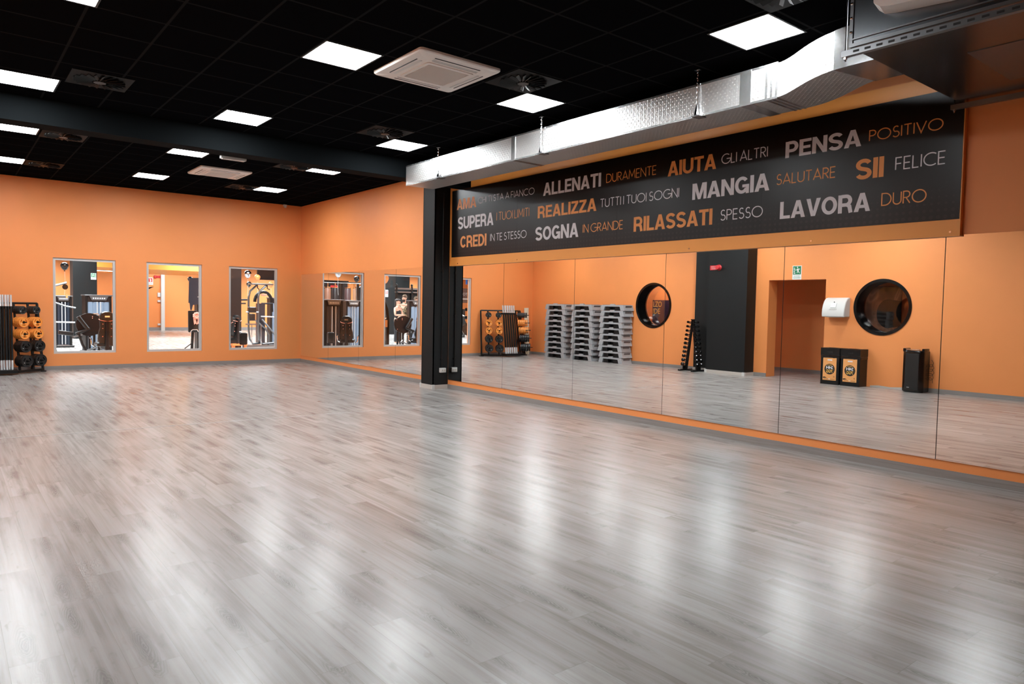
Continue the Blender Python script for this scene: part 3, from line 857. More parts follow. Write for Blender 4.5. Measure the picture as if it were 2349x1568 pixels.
for zz in (DZ0, DZ1):
    b.box(V((6.19 - DWID / 2, 6.92, zz)) - V((6.19, 10.22, DZ0)), (0.006, 6.58, 0.02))
b.build('edge_tape', M_FOIL, du, smooth=False)
b = MB(); b.loft([duct_ring(i, 0.004) for i in range(len(path) - 4, len(path))]); b.build('bend_tape', M_FOIL, du, smooth=False)
H0 = empty('chain_hanger', (0, 0, 0), 0, 'proto', 'hanger', 'chains holding the duct')
b = MB(); b.box2((-0.02, -0.03, ZN - DZ0 - 0.012), (0.02, 0.03, ZN - DZ0)); b.build('ceiling_plate', M_CHROME, H0, smooth=False)
b = MB(); zt = ZN - DZ0 - 0.012; n = 14; ll = (zt - 0.085) / n
for k in range(n):
    zc = 0.085 + (k + 0.5) * ll; ax = (V((1, 0, 0)) if k % 2 else V((0, 1, 0)))
    b.tube([V((0, 0, zc)) + ax * (0.007 * math.cos(a)) + V((0, 0, (ll * 0.62) * math.sin(a))) for a in [2 * PI * i / 8 for i in range(8)]], 0.0028, 5, True)
b.build('chain', M_CHROME, H0)
b = MB(); b.lathe([(0, 0.10), (0.008, 0.10), (0.012, 0.075), (0.027, 0.008), (0.027, 0.0), (0, 0)], (0, 0, 0), (0, 0, 1), 16); b.build('cone', M_CHROME, H0)
b = MB(); b.box2((-0.02, -0.045, -0.014), (0.10, 0.045, -0.004)); b.build('bracket', M_GALV_D, H0, smooth=False)
for k, (yy, lab) in enumerate(((9.215, 'chain and cone hanger at the far end of the metal duct'), (6.85, 'chain and cone hanger at the middle of the metal duct'), (4.49, 'chain and cone hanger nearest the bend of the metal duct'))):
    o = H0 if k == 0 else dup(H0, (0, 0, 0))
    o.location = (6.19 - DWID / 2 - 0.03, yy, DZ0); o['label'] = lab

ah = empty('air_handler', (6.15, 1.5, 3.42), 0, 'big metal air handling box hung near the ceiling at the duct end, top right', 'air handler')
b = MB(); b.box2((-1.06, -1.1, 0.0), (1.07, 1.05, 0.43)); b.build('casing', M_GALV, ah, smooth=False)
b = MB(); b.box2((-1.072, -1.1, 0.045), (-1.055, 1.05, 0.055)); b.box2((-1.075, -1.1, -0.004), (-1.05, 1.055, 0.02)); b.box2((-1.07, 1.035, 0.0), (-1.05, 1.058, 0.43)); b.build('flange', M_GALV_D, ah, smooth=False)
for z in (0.1, 0.2, 0.3, 0.4):
    b = MB(); b.sphere((-1.07, 1.046, z), 0.012, 8); b.build('bolt_head', M_CHROME, ah)
for x in (-1.06, 0.93):
    b = MB(); b.box2((x - 0.02, -1.15, -0.06), (x + 0.02, 1.11, -0.018)); b.build('hanging_rail', M_GALV_D, ah, smooth=False)
for x in (-1.06, 0.93):
    b = MB(); b.cyl((x, 1.085, -0.09), (x, 1.085, 0.5), 0.006, 8); b.cyl((x, 1.085, -0.075), (x, 1.085, -0.06), 0.014, 6); b.build('threaded_rod', M_CHROME, ah)
for k in range(16):
    b = MB(); b.box((-1.082, 1.0 - k * 0.08, -0.039), (0.003, 0.04, 0.014)); b.build('rail_slot', M_INK, ah, smooth=False)
b = MB(); b.box2((-0.35, -0.35, -0.004), (0.55, 0.55, 0.0)); b.build('access_hatch', M_GALV_D, ah, smooth=False)
b = MB(); b.box2((0.45, 0.15, -0.003), (0.62, 0.3, 0.001)); b.build('rating_plate', M_SILVER, ah, smooth=False)
b = MB(); b.loft([[(-1.062, y, z) for y, z in ((0.88, 0.43), (0.86, 0.20), (0.82, 0.165), (0.75, 0.15), (0.3, 0.11), (0.3, 0.43))], [(-1.19, y, z) for y, z in ((0.86, 0.43), (0.84, 0.21), (0.80, 0.175), (0.74, 0.16), (0.3, 0.12), (0.3, 0.43))]]); b.build('control_box', M_BEIGE_AC, ah, smooth=False)

# ================================================================== RACK WITH PLATES AND BARS (far left corner)
rk = empty('plate_rack', (0.85, 17.55, 0), 0, 'black three-sided floor rack for weight plates in the far left corner', 'weight rack')
RO = V((0.85, 17.55, 0))
BASE = [V((1.66, 17.74, 0)), V((1.13, 17.32, 0)), (V((0.52, 17.36, 0))), V((-0.02, 17.66, 0))]
TOPB = [V((1.58, 17.93, 1.42)), V((1.05, 17.52, 1.42)), V((0.58, 17.56, 1.42)), V((0.06, 17.86, 1.42))]
b = MB()
for A in (TOPB,):
    b.tube([p - RO for p in A], 0.022, 8)
b.build('top_bar', M_BLACK, rk)
b = MB()
for p, q in zip(BASE, BASE[1:]):
    d = (q - p); b.box((p + q) / 2 - RO + V((0, 0, 0.045)), (d.length, 0.05, 0.05), Matrix.Rotation(math.atan2(d.y, d.x), 3, 'Z'))
b.build('base_bar', M_BLACK, rk, smooth=False)
for i in (0, 3):
    p, q = BASE[i], TOPB[i]
    b = MB(); b.tube([p - RO, q - RO], 0.026, 8); b.box(p - RO + V((0, 0, 0.012)), (0.10, 0.10, 0.024)); b.build('end_post', M_BLACK, rk)
    b = MB(); b.tube([q - RO, V((q.x + (0.02 if i else -0.1), 17.97, 0.04)) - RO], 0.018, 8); b.build('rear_brace', M_BLACK, rk)
TIER_Z = [1.285, 1.04, 0.805, 0.55, 0.262]
TIER_T = [0.13, 0.37, 0.60, 0.80, 0.99]
TIER_R = [0.083, 0.105, 0.107, 0.118, 0.122]
TIER_M = [M_RUBBER_G, M_RUBBER_O, M_RUBBER_O, M_RUBBER_B, M_RUBBER_B]
TIER_N = ['small dark grey', 'orange', 'orange', 'large black', 'large black']
TIER_P = ['top tier', 'second tier', 'third tier', 'fourth tier', 'bottom tier']
def lerp(a, b_, t): return a + (b_ - a) * t
COLS = []   # name, base point, top point, peg direction
fd, fd2 = V((0.50, -0.86, 0.0)), V((-0.74, -0.67, 0.0))
for nm, t in (('right end column', 0.33), ('column second from right', 0.80)):
    COLS.append((nm, lerp(BASE[0], BASE[1], t), lerp(TOPB[0], TOPB[1], t), fd.normalized()))
for nm, t in (('column left of bars', 0.32), ('left end column', 0.74)):
    COLS.append((nm, lerp(BASE[2], BASE[3], t), lerp(TOPB[2], TOPB[3], t), fd2.normalized()))
plate_protos = {}
def make_plate(tier):
    r = TIER_R[tier]; th = 0.048
    e_ = empty('weight_plate', (0, 0, 0), 0, 'proto', 'weight plate', 'weight plates on the corner rack')
    n = 10 if tier > 2 else 12
    out = [(r * (1.0 if k % 2 else 0.965) * math.cos(2 * PI * k / (2 * n)), r * (1.0 if k % 2 else 0.965) * math.sin(2 * PI * k / (2 * n))) for k in range(2 * n)]
    holes = []
    for k in range(3):
        a = 2 * PI * k / 3 + 0.5; rr = r * 0.58
        holes.append([(math.cos(a + da) * q, math.sin(a + da) * q) for da, q in ((-0.42, rr * 0.86), (0.42, rr * 0.86), (0.5, rr), (0.42, rr * 1.2), (-0.42, rr * 1.2), (-0.5, rr))])
    holes.append([(0.016 * math.cos(2 * PI * k / 10), 0.016 * math.sin(2 * PI * k / 10)) for k in range(10)])
    # the plate's axis is local +Y
    b_ = MB(); b_.plate_holes(out, holes, (0, 0, 0), (1, 0, 0), (0, 0, 1), (0, th * 0.8, 0))
    b_.lathe([(r * 0.86, th * 0.8), (r * 0.9, th * 0.95), (r * 0.97, th * 0.95), (r, th * 0.8)], (0, 0, 0), (0, 1, 0), 24)
    b_.build('rubber_body', TIER_M[tier], e_, smooth=False)
    b_ = MB(); b_.lathe([(0.017, 0.0), (0.017, th * 0.86), (0.028, th * 0.86), (0.028, 0)], (0, 0, 0), (0, 1, 0), 14); b_.build('bore_ring', M_BLACKGLOSS if tier else M_RUBBER_G, e_)
    b_ = MB(); b_.box((r * 0.5, th * 0.83, -r * 0.28), (0.018, 0.004, 0.012)); b_.build('print', M_SIGNWHITE, e_, smooth=False)
    return e_
POSN = ['front plate', 'second plate', 'third plate', 'rear plate']
for ci, (cname, pb, pt, dr) in enumerate(COLS):
    b = MB(); b.tube([pb - RO + V((0, 0, 0.05)), pt - RO], 0.024, 8); b.build('upright', M_BLACK, rk)
    for tier in range(5):
        p = lerp(pt, pb, (1.42 - TIER_Z[tier]) / 1.42)
        b = MB(); b.cyl(p - RO, p + dr * 0.335 - RO, 0.012, 10); b.build('peg', M_BLACK, rk)
        for k in range(4):
            first = tier not in plate_protos
            if first: plate_protos[tier] = make_plate(tier)
            o = plate_protos[tier] if first else copy_tree(plate_protos[tier])
            o.location = p + dr * (0.215 - 0.057 * k)
            # local +Y points along the peg
            o.rotation_euler = (0, 0, math.atan2(dr.y, dr.x) - PI / 2)
            o['label'] = '%s weight plate, %s on the %s, %s' % (TIER_N[tier], POSN[k], TIER_P[tier], cname)
# bars standing in the middle
b = MB(); b.box2(V((0.48, 17.10, 0.03)) - RO, V((1.18, 17.36, 0.10)) - RO); b.build('bar_tray', M_BLACK, rk, smooth=False)
b = MB(); b.box2(V((0.50, 17.50, 1.30)) - RO, V((1.16, 17.55, 1.36)) - RO); b.build('bar_rest', M_BLACK, rk, smooth=False)
bar0 = empty('exercise_bar', (0, 0, 0), 0, 'proto', 'exercise bar', 'black bars with silver ends in the rack')
b = MB(); b.cyl((0, 0, 0.19), (0, 0, 1.27), 0.0215, 12); b.build('shaft', M_BLACK, bar0)
M_SLEEVE = mat('silver_bar_end', (0.62, 0.62, 0.63), 0.3, metal=0.25)
b = MB(); b.cyl((0, 0, 0.0), (0, 0, 0.19), 0.0195, 12); b.build('end_sleeve', M_SLEEVE, bar0)
b = MB(); b.cyl((0, 0, 1.27), (0, 0, 1.50), 0.0195, 12); b.build('end_sleeve', M_SLEEVE, bar0)
NB = 11
tilt = math.atan2(0.20, 1.4)
for k in range(NB):
    o = bar0 if k == 0 else copy_tree(bar0)
    o.location = (1.10 - k * 0.044, 17.23 + (0.03 if k % 2 else 0.0), 0.10)
    o.rotation_euler = (-tilt, 0, 0)
    o['label'] = 'black exercise bar with silver ends, %s from the right of the bundle' % ORD[k]
# pale planks leaning in the corner
for k, (x, y, lab) in enumerate(((-0.23, 17.86, 'pale wooden plank in the far corner, frontmost of three'), (-0.30, 17.90, 'pale wooden plank in the far corner, the middle of three'), (-0.38, 17.93, 'pale wooden plank in the far corner, rearmost of three'))):
    b = MB(); b.box((0, 0, 0.76), (0.075, 0.022, 1.52), None, 0.002)
    o = b.build('wooden_plank', M_PALEWOOD, smooth=False, loc=(x, y, 0.002)); o.rotation_euler = (-0.03, 0.03, 0.6)
    tag(o, lab, 'plank', 'planks in the far corner')

# ================================================================== AEROBIC STEPS
def make_step():
    """length along Y, depth along X (towards +X is the room)"""
    e_ = empty('aerobic_step', (0, 0, 0), 0, 'proto', 'exercise step', 'grey aerobic steps in three stacks')
    L, Dp, H = 0.47, 0.20, 0.158
    b_ = MB()
    # trapezoid shell with a wide arch cut in the long side
    out = [(-L, 0), (-L + 0.055, H), (L - 0.055, H), (L, 0), (L - 0.15, 0), (L - 0.185, H - 0.045), (-L + 0.185, H - 0.045), (-L + 0.15, 0)]
    b_.prism(out, (-Dp, 0, 0), (0, 1, 0), (0, 0, 1), (2 * Dp, 0, 0))
    b_.build('platform', M_STEPGREY, e_, smooth=False)
    b_ = MB(); b_.box2((-Dp + 0.03, -L + 0.075, H), (Dp - 0.03, L - 0.075, H + 0.006)); b_.build('tread_mat', M_STEPPAD, e_, smooth=False)
    b_ = MB(); b_.prism([(-0.085, 0), (-0.07, 0.028), (0.07, 0.028), (0.085, 0)], (Dp - 0.05, 0, H), (0, 1, 0), (0, 0, 1), (0.05, 0, 0)); b_.build('front_lip', M_STEPGREY, e_, smooth=False)
    for s_ in (-1, 1):
        c_ = s_ * 0.185
        b_ = MB(); b_.prism([(c_ - 0.095, 0.002), (c_ - 0.075, H - 0.05), (c_ + 0.075, H - 0.05), (c_ + 0.095, 0.002)], (Dp - 0.10, 0, 0), (0, 1, 0), (0, 0, 1), (0.085, 0, 0))
        b_.build('foot_block', M_STEPFOOT, e_, smooth=False)
        b_ = MB(); b_.box((0, s_ * (L - 0.022), H * 0.72), (0.26, 0.004, 0.045), Matrix.Rotation(-s_ * 0.33, 3, 'X')); b_.build('end_grip', M_STEPPAD, e_, smooth=False)
    b_ = MB(); b_.box2((-Dp + 0.02, -L + 0.2, 0.02), (Dp - 0.12, L - 0.2, H - 0.05)); b_.build('inner_core', M_INK, e_, smooth=False)
    return e_
st0 = make_step()
STK = [(16.42, 'in the stack nearest the far wall'), (15.22, 'in the middle stack'), (14.05, 'in the stack nearest the round window')]
LEV = ['bottom', 'second from bottom', 'third from bottom', 'fourth from bottom', 'fifth from bottom', 'sixth from bottom', 'fifth from top', 'fourth from top', 'third from top', 'second from top', 'top']
LEV = ['lowest', 'second from bottom', 'third from bottom', 'fourth from bottom', 'fifth from bottom', 'fifth from top', 'fourth from top', 'third from top', 'second from top', 'topmost']
rs = random.Random(3)
for si, (yc, sn) in enumerate(STK):
    for k in range(10):
        o = st0 if (si == 0 and k == 0) else copy_tree(st0)
        o.location = (XL + 0.215 + rs.uniform(0.0, 0.03), yc + rs.uniform(-0.025, 0.025), k * 0.166)
        o.rotation_euler = (0, 0, rs.uniform(-0.02, 0.02))
        o['label'] = 'grey aerobic step, %s %s' % (LEV[k], sn)

# ================================================================== DUMBBELL RACK
dr = empty('dumbbell_rack', (-0.215, 11.25, 0), 0, 'black A-frame dumbbell rack standing beside the black wall column', 'dumbbell rack')
RDO = V((-0.215, 11.25, 0))
def leg_pt(s_, z): return V((0, s_ * (0.20 - 0.165 * z / 1.28), z))
for s_ in (-1, 1):
    b = MB(); b.prism([(-0.02, 0), (0.02, 0), (0.02, 1), (-0.02, 1)], leg_pt(s_, 0.03), (1, 0, 0), leg_pt(s_, 1.30) - leg_pt(s_, 0.03), (0, 0.055 * s_ * -1, 0)); b.build('leg', M_BLACK, dr, smooth=False)
    b = MB(); b.box((0, s_ * 0.20, 0.02), (0.52, 0.075, 0.035), None, 0.008); b.build('foot', M_BLACK, dr)
    b = MB(); b.box((0, s_ * 0.215, 0.075), (0.16, 0.02, 0.10)); b.build('ankle_plate', M_BLACK, dr, smooth=False)
    b = MB()
    for k in range(11):
        p = leg_pt(s_, 0.155 + k * 0.108); b.box(p + V((0, s_ * 0.035, -0.026)), (0.09, 0.09, 0.008), Matrix.Rotation(s_ * 0.25, 3, 'X'))
    b.build('saddle', M_BLACK, dr, smooth=False)
b = MB(); b.box((0, 0, 0.02), (0.06, 0.40, 0.03)); b.build('base_bar', M_BLACK, dr, smooth=False)
b = MB(); b.box((0, 0, 1.305), (0.05, 0.10, 0.025)); b.build('top_cap', M_BLACK, dr, smooth=False)
for s_, sn in ((1, 'far'), (-1, 'near')):
    for k in range(11):
        rr = 0.046 - 0.0017 * k
        e_ = empty('dumbbell', RDO + leg_pt(s_, 0.155 + k * 0.108) + V((0, s_ * 0.045, rr * 0.3)), 0,
                   'black dumbbell, %s on the %s leg of the A-frame rack' % (['lowest', 'second from bottom', 'third from bottom', 'fourth from bottom', 'fifth from bottom', 'the middle one', 'fifth from top', 'fourth from top', 'third from top', 'second from top', 'topmost'][k], sn), 'dumbbell', 'dumbbells on the A-frame rack')
        if not (s_ == 1 and k == 0):
            pass
        hx = 0.085
        for q in (-1, 1):
            b = MB(); b.lathe([(0, -0.032), (rr * 0.75, -0.032), (rr, -0.018), (rr, 0.018), (rr * 0.75, 0.032), (0, 0.032)], (q * hx, 0, 0), (1, 0, 0), 10); b.build('head', M_BLACKGLOSS, e_, angle=20)
        b = MB(); b.cyl((-hx, 0, 0), (hx, 0, 0), 0.014, 10); b.build('grip', M_CHROME, e_)

# ================================================================== LEFT WALL FITTINGS
al = empty('fire_alarm', (XL + 0.385, 10.55, 2.60), 0, 'red alarm sounder with sign plate high on the black wall column', 'alarm')
b = MB(); b.box2((0, -0.02, -0.055), (0.012, 0.23, 0.055)); b.build('sign_plate', M_RED, al, smooth=False)
b = MB(); b.lathe([(0, 0.10), (0.05, 0.098), (0.062, 0.07), (0.062, 0.03), (0.072, 0.02), (0.072, 0.0), (0, 0)], (0, -0.03, 0), (1, 0, 0), 24); b.build('sounder', M_RED, al)
b = MB(); b.text('ALLARME', (0.0135, 0.055, 0.008), (0, 1, 0), (0, 0, 1), 0.14, 0.024, 0.0); b.text('INCENDIO', (0.0135, 0.055, -0.036), (0, 1, 0), (0, 0, 1), 0.14, 0.024, 0.0); b.build('lettering', M_SIGNWHITE, al, smooth=False)

def exit_sign(name, loc, u, nrm, w_, h_, label, mirror_run=1):
    e_ = empty(name, loc, 0, label, 'sign'); u = V(u); n_ = V(nrm); z = V((0, 0, 1))
    b_ = MB(); b_.prism([(0, 0), (w_, 0), (w_, h_), (0, h_)], (0, 0, 0), u, z, n_ * 0.006); b_.build('plate', M_SIGNWHITE, e_, smooth=False)
    b_ = MB(); b_.prism([(w_ * .06, h_ * .36), (w_ * .94, h_ * .36), (w_ * .94, h_ * .96), (w_ * .06, h_ * .96)], n_ * 0.006, u, z, n_ * 0.001); b_.build('green_field', M_GREEN, e_, smooth=False)
    b_ = MB(); o = n_ * 0.0085
    def quad(p): b_.bm.faces.new([b_.bm.verts.new(o + u * (a * w_) + z * (c_ * h_)) for a, c_ in p])
    for k in range(4): quad([(.68 + .05 * (k % 2), .42 + .12 * k), (.86, .44 + .12 * k), (.86, .50 + .12 * k), (.66 + .05 * (k % 2), .49 + .12 * k)])
    quad([(.30, .62), (.45, .60), (.50, .78), (.36, .80)]); quad([(.40, .84), (.50, .84), (.50, .92), (.40, .92)]); quad([(.18, .44), (.24, .44), (.40, .60), (.34, .64)]); quad([(.44, .46), (.50, .44), (.47, .62), (.40, .62)]); quad([(.48, .70), (.62, .64), (.62, .68), (.48, .76)]); quad([(.18, .72), (.36, .72), (.36, .77), (.18, .77)])
    b_.build('pictogram', M_SIGNWHITE, e_, smooth=False)
    b_ = MB(); b_.text('USCITA DI', n_ * 0.007 + u * (w_ * .18) + z * (h_ * .20), u, z, w_ * .64, h_ * .09); b_.text('EMERGENZA', n_ * 0.007 + u * (w_ * .1) + z * (h_ * .07), u, z, w_ * .8, h_ * .09); b_.build('lettering', M_GREEN, e_, smooth=False)
    return e_
exit_sign('exit_sign', (XL, 8.585, 2.29), (0, 1, 0), (1, 0, 0), 0.22, 0.315, 'green and white emergency exit sign on the wall above the doorway')

td = empty('towel_dispenser', (XL, 7.69, 1.455), 0, 'white curved paper towel dispenser on the wall beside the doorway', 'towel dispenser')
b = MB(); prof = [(0.0, 0.0), (0.26, 0.0), (0.265, 0.06), (0.255, 0.16), (0.225, 0.26), (0.175, 0.345), (0.10, 0.405), (0.0, 0.425)]
b.prism(prof, (0, -0.25, 0), (1, 0, 0), (0, 0, 1), (0, 0.50, 0)); o = b.build('cover', M_WHITE, td, angle=25)
bv = o.modifiers.new('bevel', 'BEVEL'); bv.width = 0.018; bv.segments = 3; bv.limit_method = 'ANGLE'; bv.angle_limit = 0.6
b = MB(); b.box((0.262, 0, 0.17), (0.012, 0.16, 0.006)); b.box((0.235, 0, 0.25), (0.012, 0.12, 0.10), Matrix.Rotation(-0.38, 3, 'Y')); b.build('window_strip', M_SIGNWHITE, td, smooth=False)
b = MB(); b.box2((0.06, -0.15, -0.008), (0.24, 0.15, 0.012)); b.build('paper_slot', M_PALETRIM, td, smooth=False)
b = MB(); b.cyl((0.20, 0, 0.32), (0.215, 0, 0.325), 0.01, 8); b.build('lock', M_INK, td)

# bins
def make_bin():
    e_ = empty('waste_bin', (0, 0, 0), 0, 'proto', 'bin', 'black waste bins by the doorway')
    b_ = MB(); b_.box2((-0.165, -0.205, 0.0), (0.165, 0.205, 0.60), 0.006); b_.build('body', M_BLACK, e_, smooth=False)
    b_ = MB(); b_.plate_holes([(-0.17, -0.21), (0.17, -0.21), (0.17, 0.21), (-0.17, 0.21)], [[(0.11 * math.cos(2 * PI * k / 24), 0.11 * math.sin(2 * PI * k / 24)) for k in range(24)]], (0, 0, 0.765), (1, 0, 0), (0, 1, 0), (0, 0, 0.02))
    b_.box2((-0.17, -0.21, 0.63), (-0.16, 0.21, 0.766)); b_.box2((0.16, -0.21, 0.63), (0.17, 0.21, 0.766)); b_.box2((-0.16, -0.21, 0.63), (0.16, -0.2, 0.766)); b_.box2((-0.16, 0.2, 0.63), (0.16, 0.21, 0.766))
    b_.build('lid', M_BLACK, e_, smooth=False)
    b_ = MB(); b_.box((0.171, 0, 0.70), (0.004, 0.10, 0.022)); b_.build('lid_slot', M_INK, e_, smooth=False)
    rb = random.Random(5); b_ = MB(); rings = []
    for z, g in ((0.575, 0.002), (0.60, 0.007), (0.622, 0.006), (0.64, 0.001)):
        rg = []
        for k in range(40):
            a = 2 * PI * k / 40; cx, cy = math.cos(a), math.sin(a); m_ = max(abs(cx) / 0.168, abs(cy) / 0.208)
            q = V((cx / m_, cy / m_, 0)); q *= 1 + (g + rb.uniform(-.003, .004)) / q.length
            rg.append((q.x, q.y, z + rb.uniform(-0.012, 0.006)))
        rings.append(rg)
    b_.loft(rings, True, False); b_.build('bin_liner', M_BLACKGLOSS, e_)
    X = 0.167
    b_ = MB(); b_.box2((X - 0.002, -0.145, 0.09), (X + 0.001, 0.15, 0.575)); stk = b_.build('poster', mat('orange_poster', (0.80, 0.36, 0.12), 0.4), e_, smooth=False)
    b_ = MB(); b_.cyl((X + 0.001, 0.0, 0.33), (X + 0.003, 0.0, 0.33), 0.115, 36); b_.build('round_badge', M_INK, stk, smooth=False)
    b_ = MB(); b_.text('24H', (X + 0.004, -0.075, 0.335), (0, 1, 0), (0, 0, 1), 0.15, 0.062, 0.03); b_.box((X + 0.003, 0.0, 0.527), (0.002, 0.10, 0.026)); b_.box((X + 0.003, 0.0, 0.118), (0.002, 0.04, 0.012)); b_.build('white_print', M_LETTER_W, stk, smooth=False)
    b_ = MB(); b_.text('APERTO', (X + 0.004, -0.055, 0.405), (0, 1, 0), (0, 0, 1), 0.11, 0.024, 0.01); b_.text('7GG', (X + 0.004, -0.07, 0.25), (0, 1, 0), (0, 0, 1), 0.14, 0.07, 0.03)
    for sy in (-1, 1):
        for dz in (-0.035, 0, 0.035): b_.box((X + 0.004, sy * 0.096, 0.33 + dz), (0.001, 0.006, 0.006))
    b_.build('yellow_print', M_YELLOW, stk, smooth=False)
    b_ = MB()
    for k in range(3):
        a = 2 * PI * k / 3 + PI / 2; p0 = (0.10 * 0 - 0.10 + 0.018 * math.cos(a), 0.17 + 0.018 * math.sin(a)); a2 = a + 2 * PI / 3
        p1 = (-0.10 + 0.018 * math.cos(a2), 0.17 + 0.018 * math.sin(a2))
        b_.ribbon([p0, (p0[0] * .35 + p1[0] * .65, p0[1] * .35 + p1[1] * .65)], 0.006, V((X + 0.003, 0, 0)), V((0, 1, 0)), V((0, 0, 1)))
    b_.box((X + 0.002, 0.0, 0.113), (0.001, 0.24, 0.006)); b_.prism([(0.05, 0.14), (0.14, 0.13), (0.145, 0.155), (0.10, 0.16)], (X + 0.001, 0, 0), (0, 1, 0), (0, 0, 1), (0.001, 0, 0)); b_.build('dark_print', M_INK, stk, smooth=False)
    return e_
bin0 = make_bin(); bin0.location = (XL + 0.175, 7.665, 0); bin0['label'] = 'black bin with orange poster, the one nearer the doorway'
dup(bin0, (XL + 0.175, 7.225, 0), 0, 'black bin with orange poster, the one nearer the loudspeaker')

# speaker
sp = empty('loudspeaker', (XL + 0.20, 5.99, 0), 0, 'tall black party loudspeaker standing on the floor under the orange wall', 'loudspeaker')
b = MB()
def spk_ring(z, k): return [(x * k, y * k, z) for x, y in ((-0.17, -0.20), (0.10, -0.20), (0.165, -0.13), (0.165, 0.13), (0.10, 0.20), (-0.17, 0.20))]
b.loft([spk_ring(0.0, 0.92), spk_ring(0.03, 1.0), spk_ring(0.80, 1.0), spk_ring(0.83, 0.96)]); o = b.build('cabinet', M_BLACKGLOSS, sp, angle=20)
bv = o.modifiers.new('bevel', 'BEVEL'); bv.width = 0.02; bv.segments = 3
b = MB(); b.box2((0.162, -0.125, 0.06), (0.172, 0.125, 0.77), 0.006); b.build('grille', M_RUBBER_B, sp)
b = MB(); b.box2((-0.12, -0.2, 0.80), (0.12, -0.15, 0.87), 0.012, 2); b.box2((-0.12, 0.15, 0.80), (0.12, 0.2, 0.87), 0.012, 2); b.build('handle', M_BLACKGLOSS, sp)
b = MB(); b.box((0.02, -0.02, 0.845), (0.12, 0.14, 0.02)); b.box((0.10, 0.10, 0.85), (0.02, 0.09, 0.015)); b.build('control_panel', M_CHROME, sp, smooth=False)
b = MB(); b.box((0.174, 0.06, 0.10), (0.004, 0.045, 0.012)); b.build('badge', M_SILVER, sp, smooth=False)
cb = MB(); rc = random.Random(9); pts = []
for k in range(22):
    a = k * 1.3; pts.append((XL + 0.05 + 0.02 * math.sin(k), 5.80 - 0.045 * (1 + math.sin(a)), 0.60 - 0.018 * k + 0.05 * math.cos(a)))
cb.tube(pts, 0.004, 6); o = cb.build('power_cable', M_BLACK); tag(o, 'tangled thin black cable hanging behind the loudspeaker', 'cable')

# behind the round windows
b = MB(); b.box2((-2.595, 7.22, 0.8), (-2.58, 8.7, 2.19)); o = b.build('body_poster', M_BODYPOSTER, smooth=False); tag(o, 'brown poster of a muscular body seen through the larger round window', 'poster')
q = MB(); q.prism([(7.22, 1.26)] + _arc(7.50, 1.55, 0.27, 0.34, -90, 90, 16) + [(7.22, 1.84)], (-2.58, 0, 0), (0, 1, 0), (0, 0, 1), (0.002, 0, 0)); q.build('printed_disc', M_INK, o, smooth=False)
np_ = empty('navy_poster_reflection', (-2.595, 13.96, 1.06), 0, 'painted reflection of a navy poster with orange letters, seen through the smaller round window', 'poster')  # mirror reflection painted as a flat sheet, so its letters run backwards
b = MB(); b.box2((0, -0.35, -0.2), (0.012, 0.62, 0.78)); b.build('sheet', M_NAVY, np_, smooth=False)
b = MB(); b.text('LZO', (0.014, 0.60, 0.57), (0, -1, 0), (0, 0, 1), 0.34, 0.17, 0.01); b.text('IDE', (0.014, 0.60, 0.36), (0, -1, 0), (0, 0, 1), 0.28, 0.16, 0.01); b.build('lettering', M_YELLOW, np_, smooth=False)
cl_ = dup(L0, (-1.75, 13.9, 2.995), 0, 'unseen square light panel added on the corridor ceiling behind the smaller round window')  # unseen lamp added to brighten the corridor here

# ================================================================== GYM NEXT DOOR
M_GYMWALL = M_ORANGE
w = MB(); w.box2((GX0, GY1, -0.05), (GX1, GY1 + 0.2, 4.3)); S(w.build('wall_gym_far', M_ORANGE, smooth=False))
w = MB(); w.box2((GX0 - 0.2, YF + 0.2, -0.05), (GX0, GY1 + 0.2, 4.3)); S(w.build('wall_gym_left', M_ORANGE, smooth=False))
w = MB(); w.box2((GX1, YF + 0.2, -0.05), (GX1 + 0.2, GY1 + 0.2, 4.3)); S(w.build('wall_gym_right', M_ORANGE, smooth=False))
w = MB(); w.box2((GX0, YF + 0.2, 4.1), (GX1, GY1 + 0.2, 4.2)); S(w.build('ceiling_gym', M_CEIL_F, smooth=False))
w = MB(); w.box2((GX0, YF, -0.05), (XL - 0.3, YF + WT, 4.3)); w.box2((XR + 0.3, YF, -0.05), (GX1, YF + WT, 4.3)); S(w.build('wall_gym_near', M_ORANGE, smooth=False))
b = MB(); b.box2((GX0, GY1 - 0.012, 0), (GX1, GY1, 0.16)); S(b.build('baseboard_gym', M_SKIRT, smooth=False))
for x in (-9, -3, 3, 9, 15):
    for y in (20.5, 25.5, 31.0, 37.0):
        ld = bpy.data.lights.new('gym_ceiling_light', 'AREA'); ld.shape = 'SQUARE'; ld.size = 2.4; ld.energy = GYM_LIGHT; ld.color = (0.93, 0.97, 1.0); ld.spread = math.radians(150)
        lo = bpy.data.objects.new('gym_ceiling_light', ld); COL.objects.link(lo); lo.location = (x, y, 4.05)
def gcol(name, a, b_, material=M_BLACKWALL):
    q = MB(); q.box2(a, b_); return S(q.build(name, material, smooth=False))
gcol('column_gym_left', (3.99, 32.0, 0), (4.80, 32.8, 4.1))
gcol('column_gym_right', (7.10, 23.0, 0), (7.44, 23.4, 4.1), M_BROWNBLACK)
gcol('column_gym_rear', (-4.75, 33.0, 0), (-3.2, 33.8, 4.1))
gcol('wall_gym_partition', (-1.05, 32.6, 0), (0.7, 32.8, 2.68), M_BROWNBLACK)
gcol('wall_gym_screen', (-6.2, 34.4, 0), (-2.4, 34.6, 2.45))
S(MB().box2((4.80, 32.0, 2.80), (9.5, 38.0, 3.6)).build('trim_3', M_BOARD_O, smooth=False))
ln = empty('linear_lamp', (5.55, 35.2, 2.80), 0, 'long bright linear lamp under the orange soffit beyond the leftmost window', 'linear light')
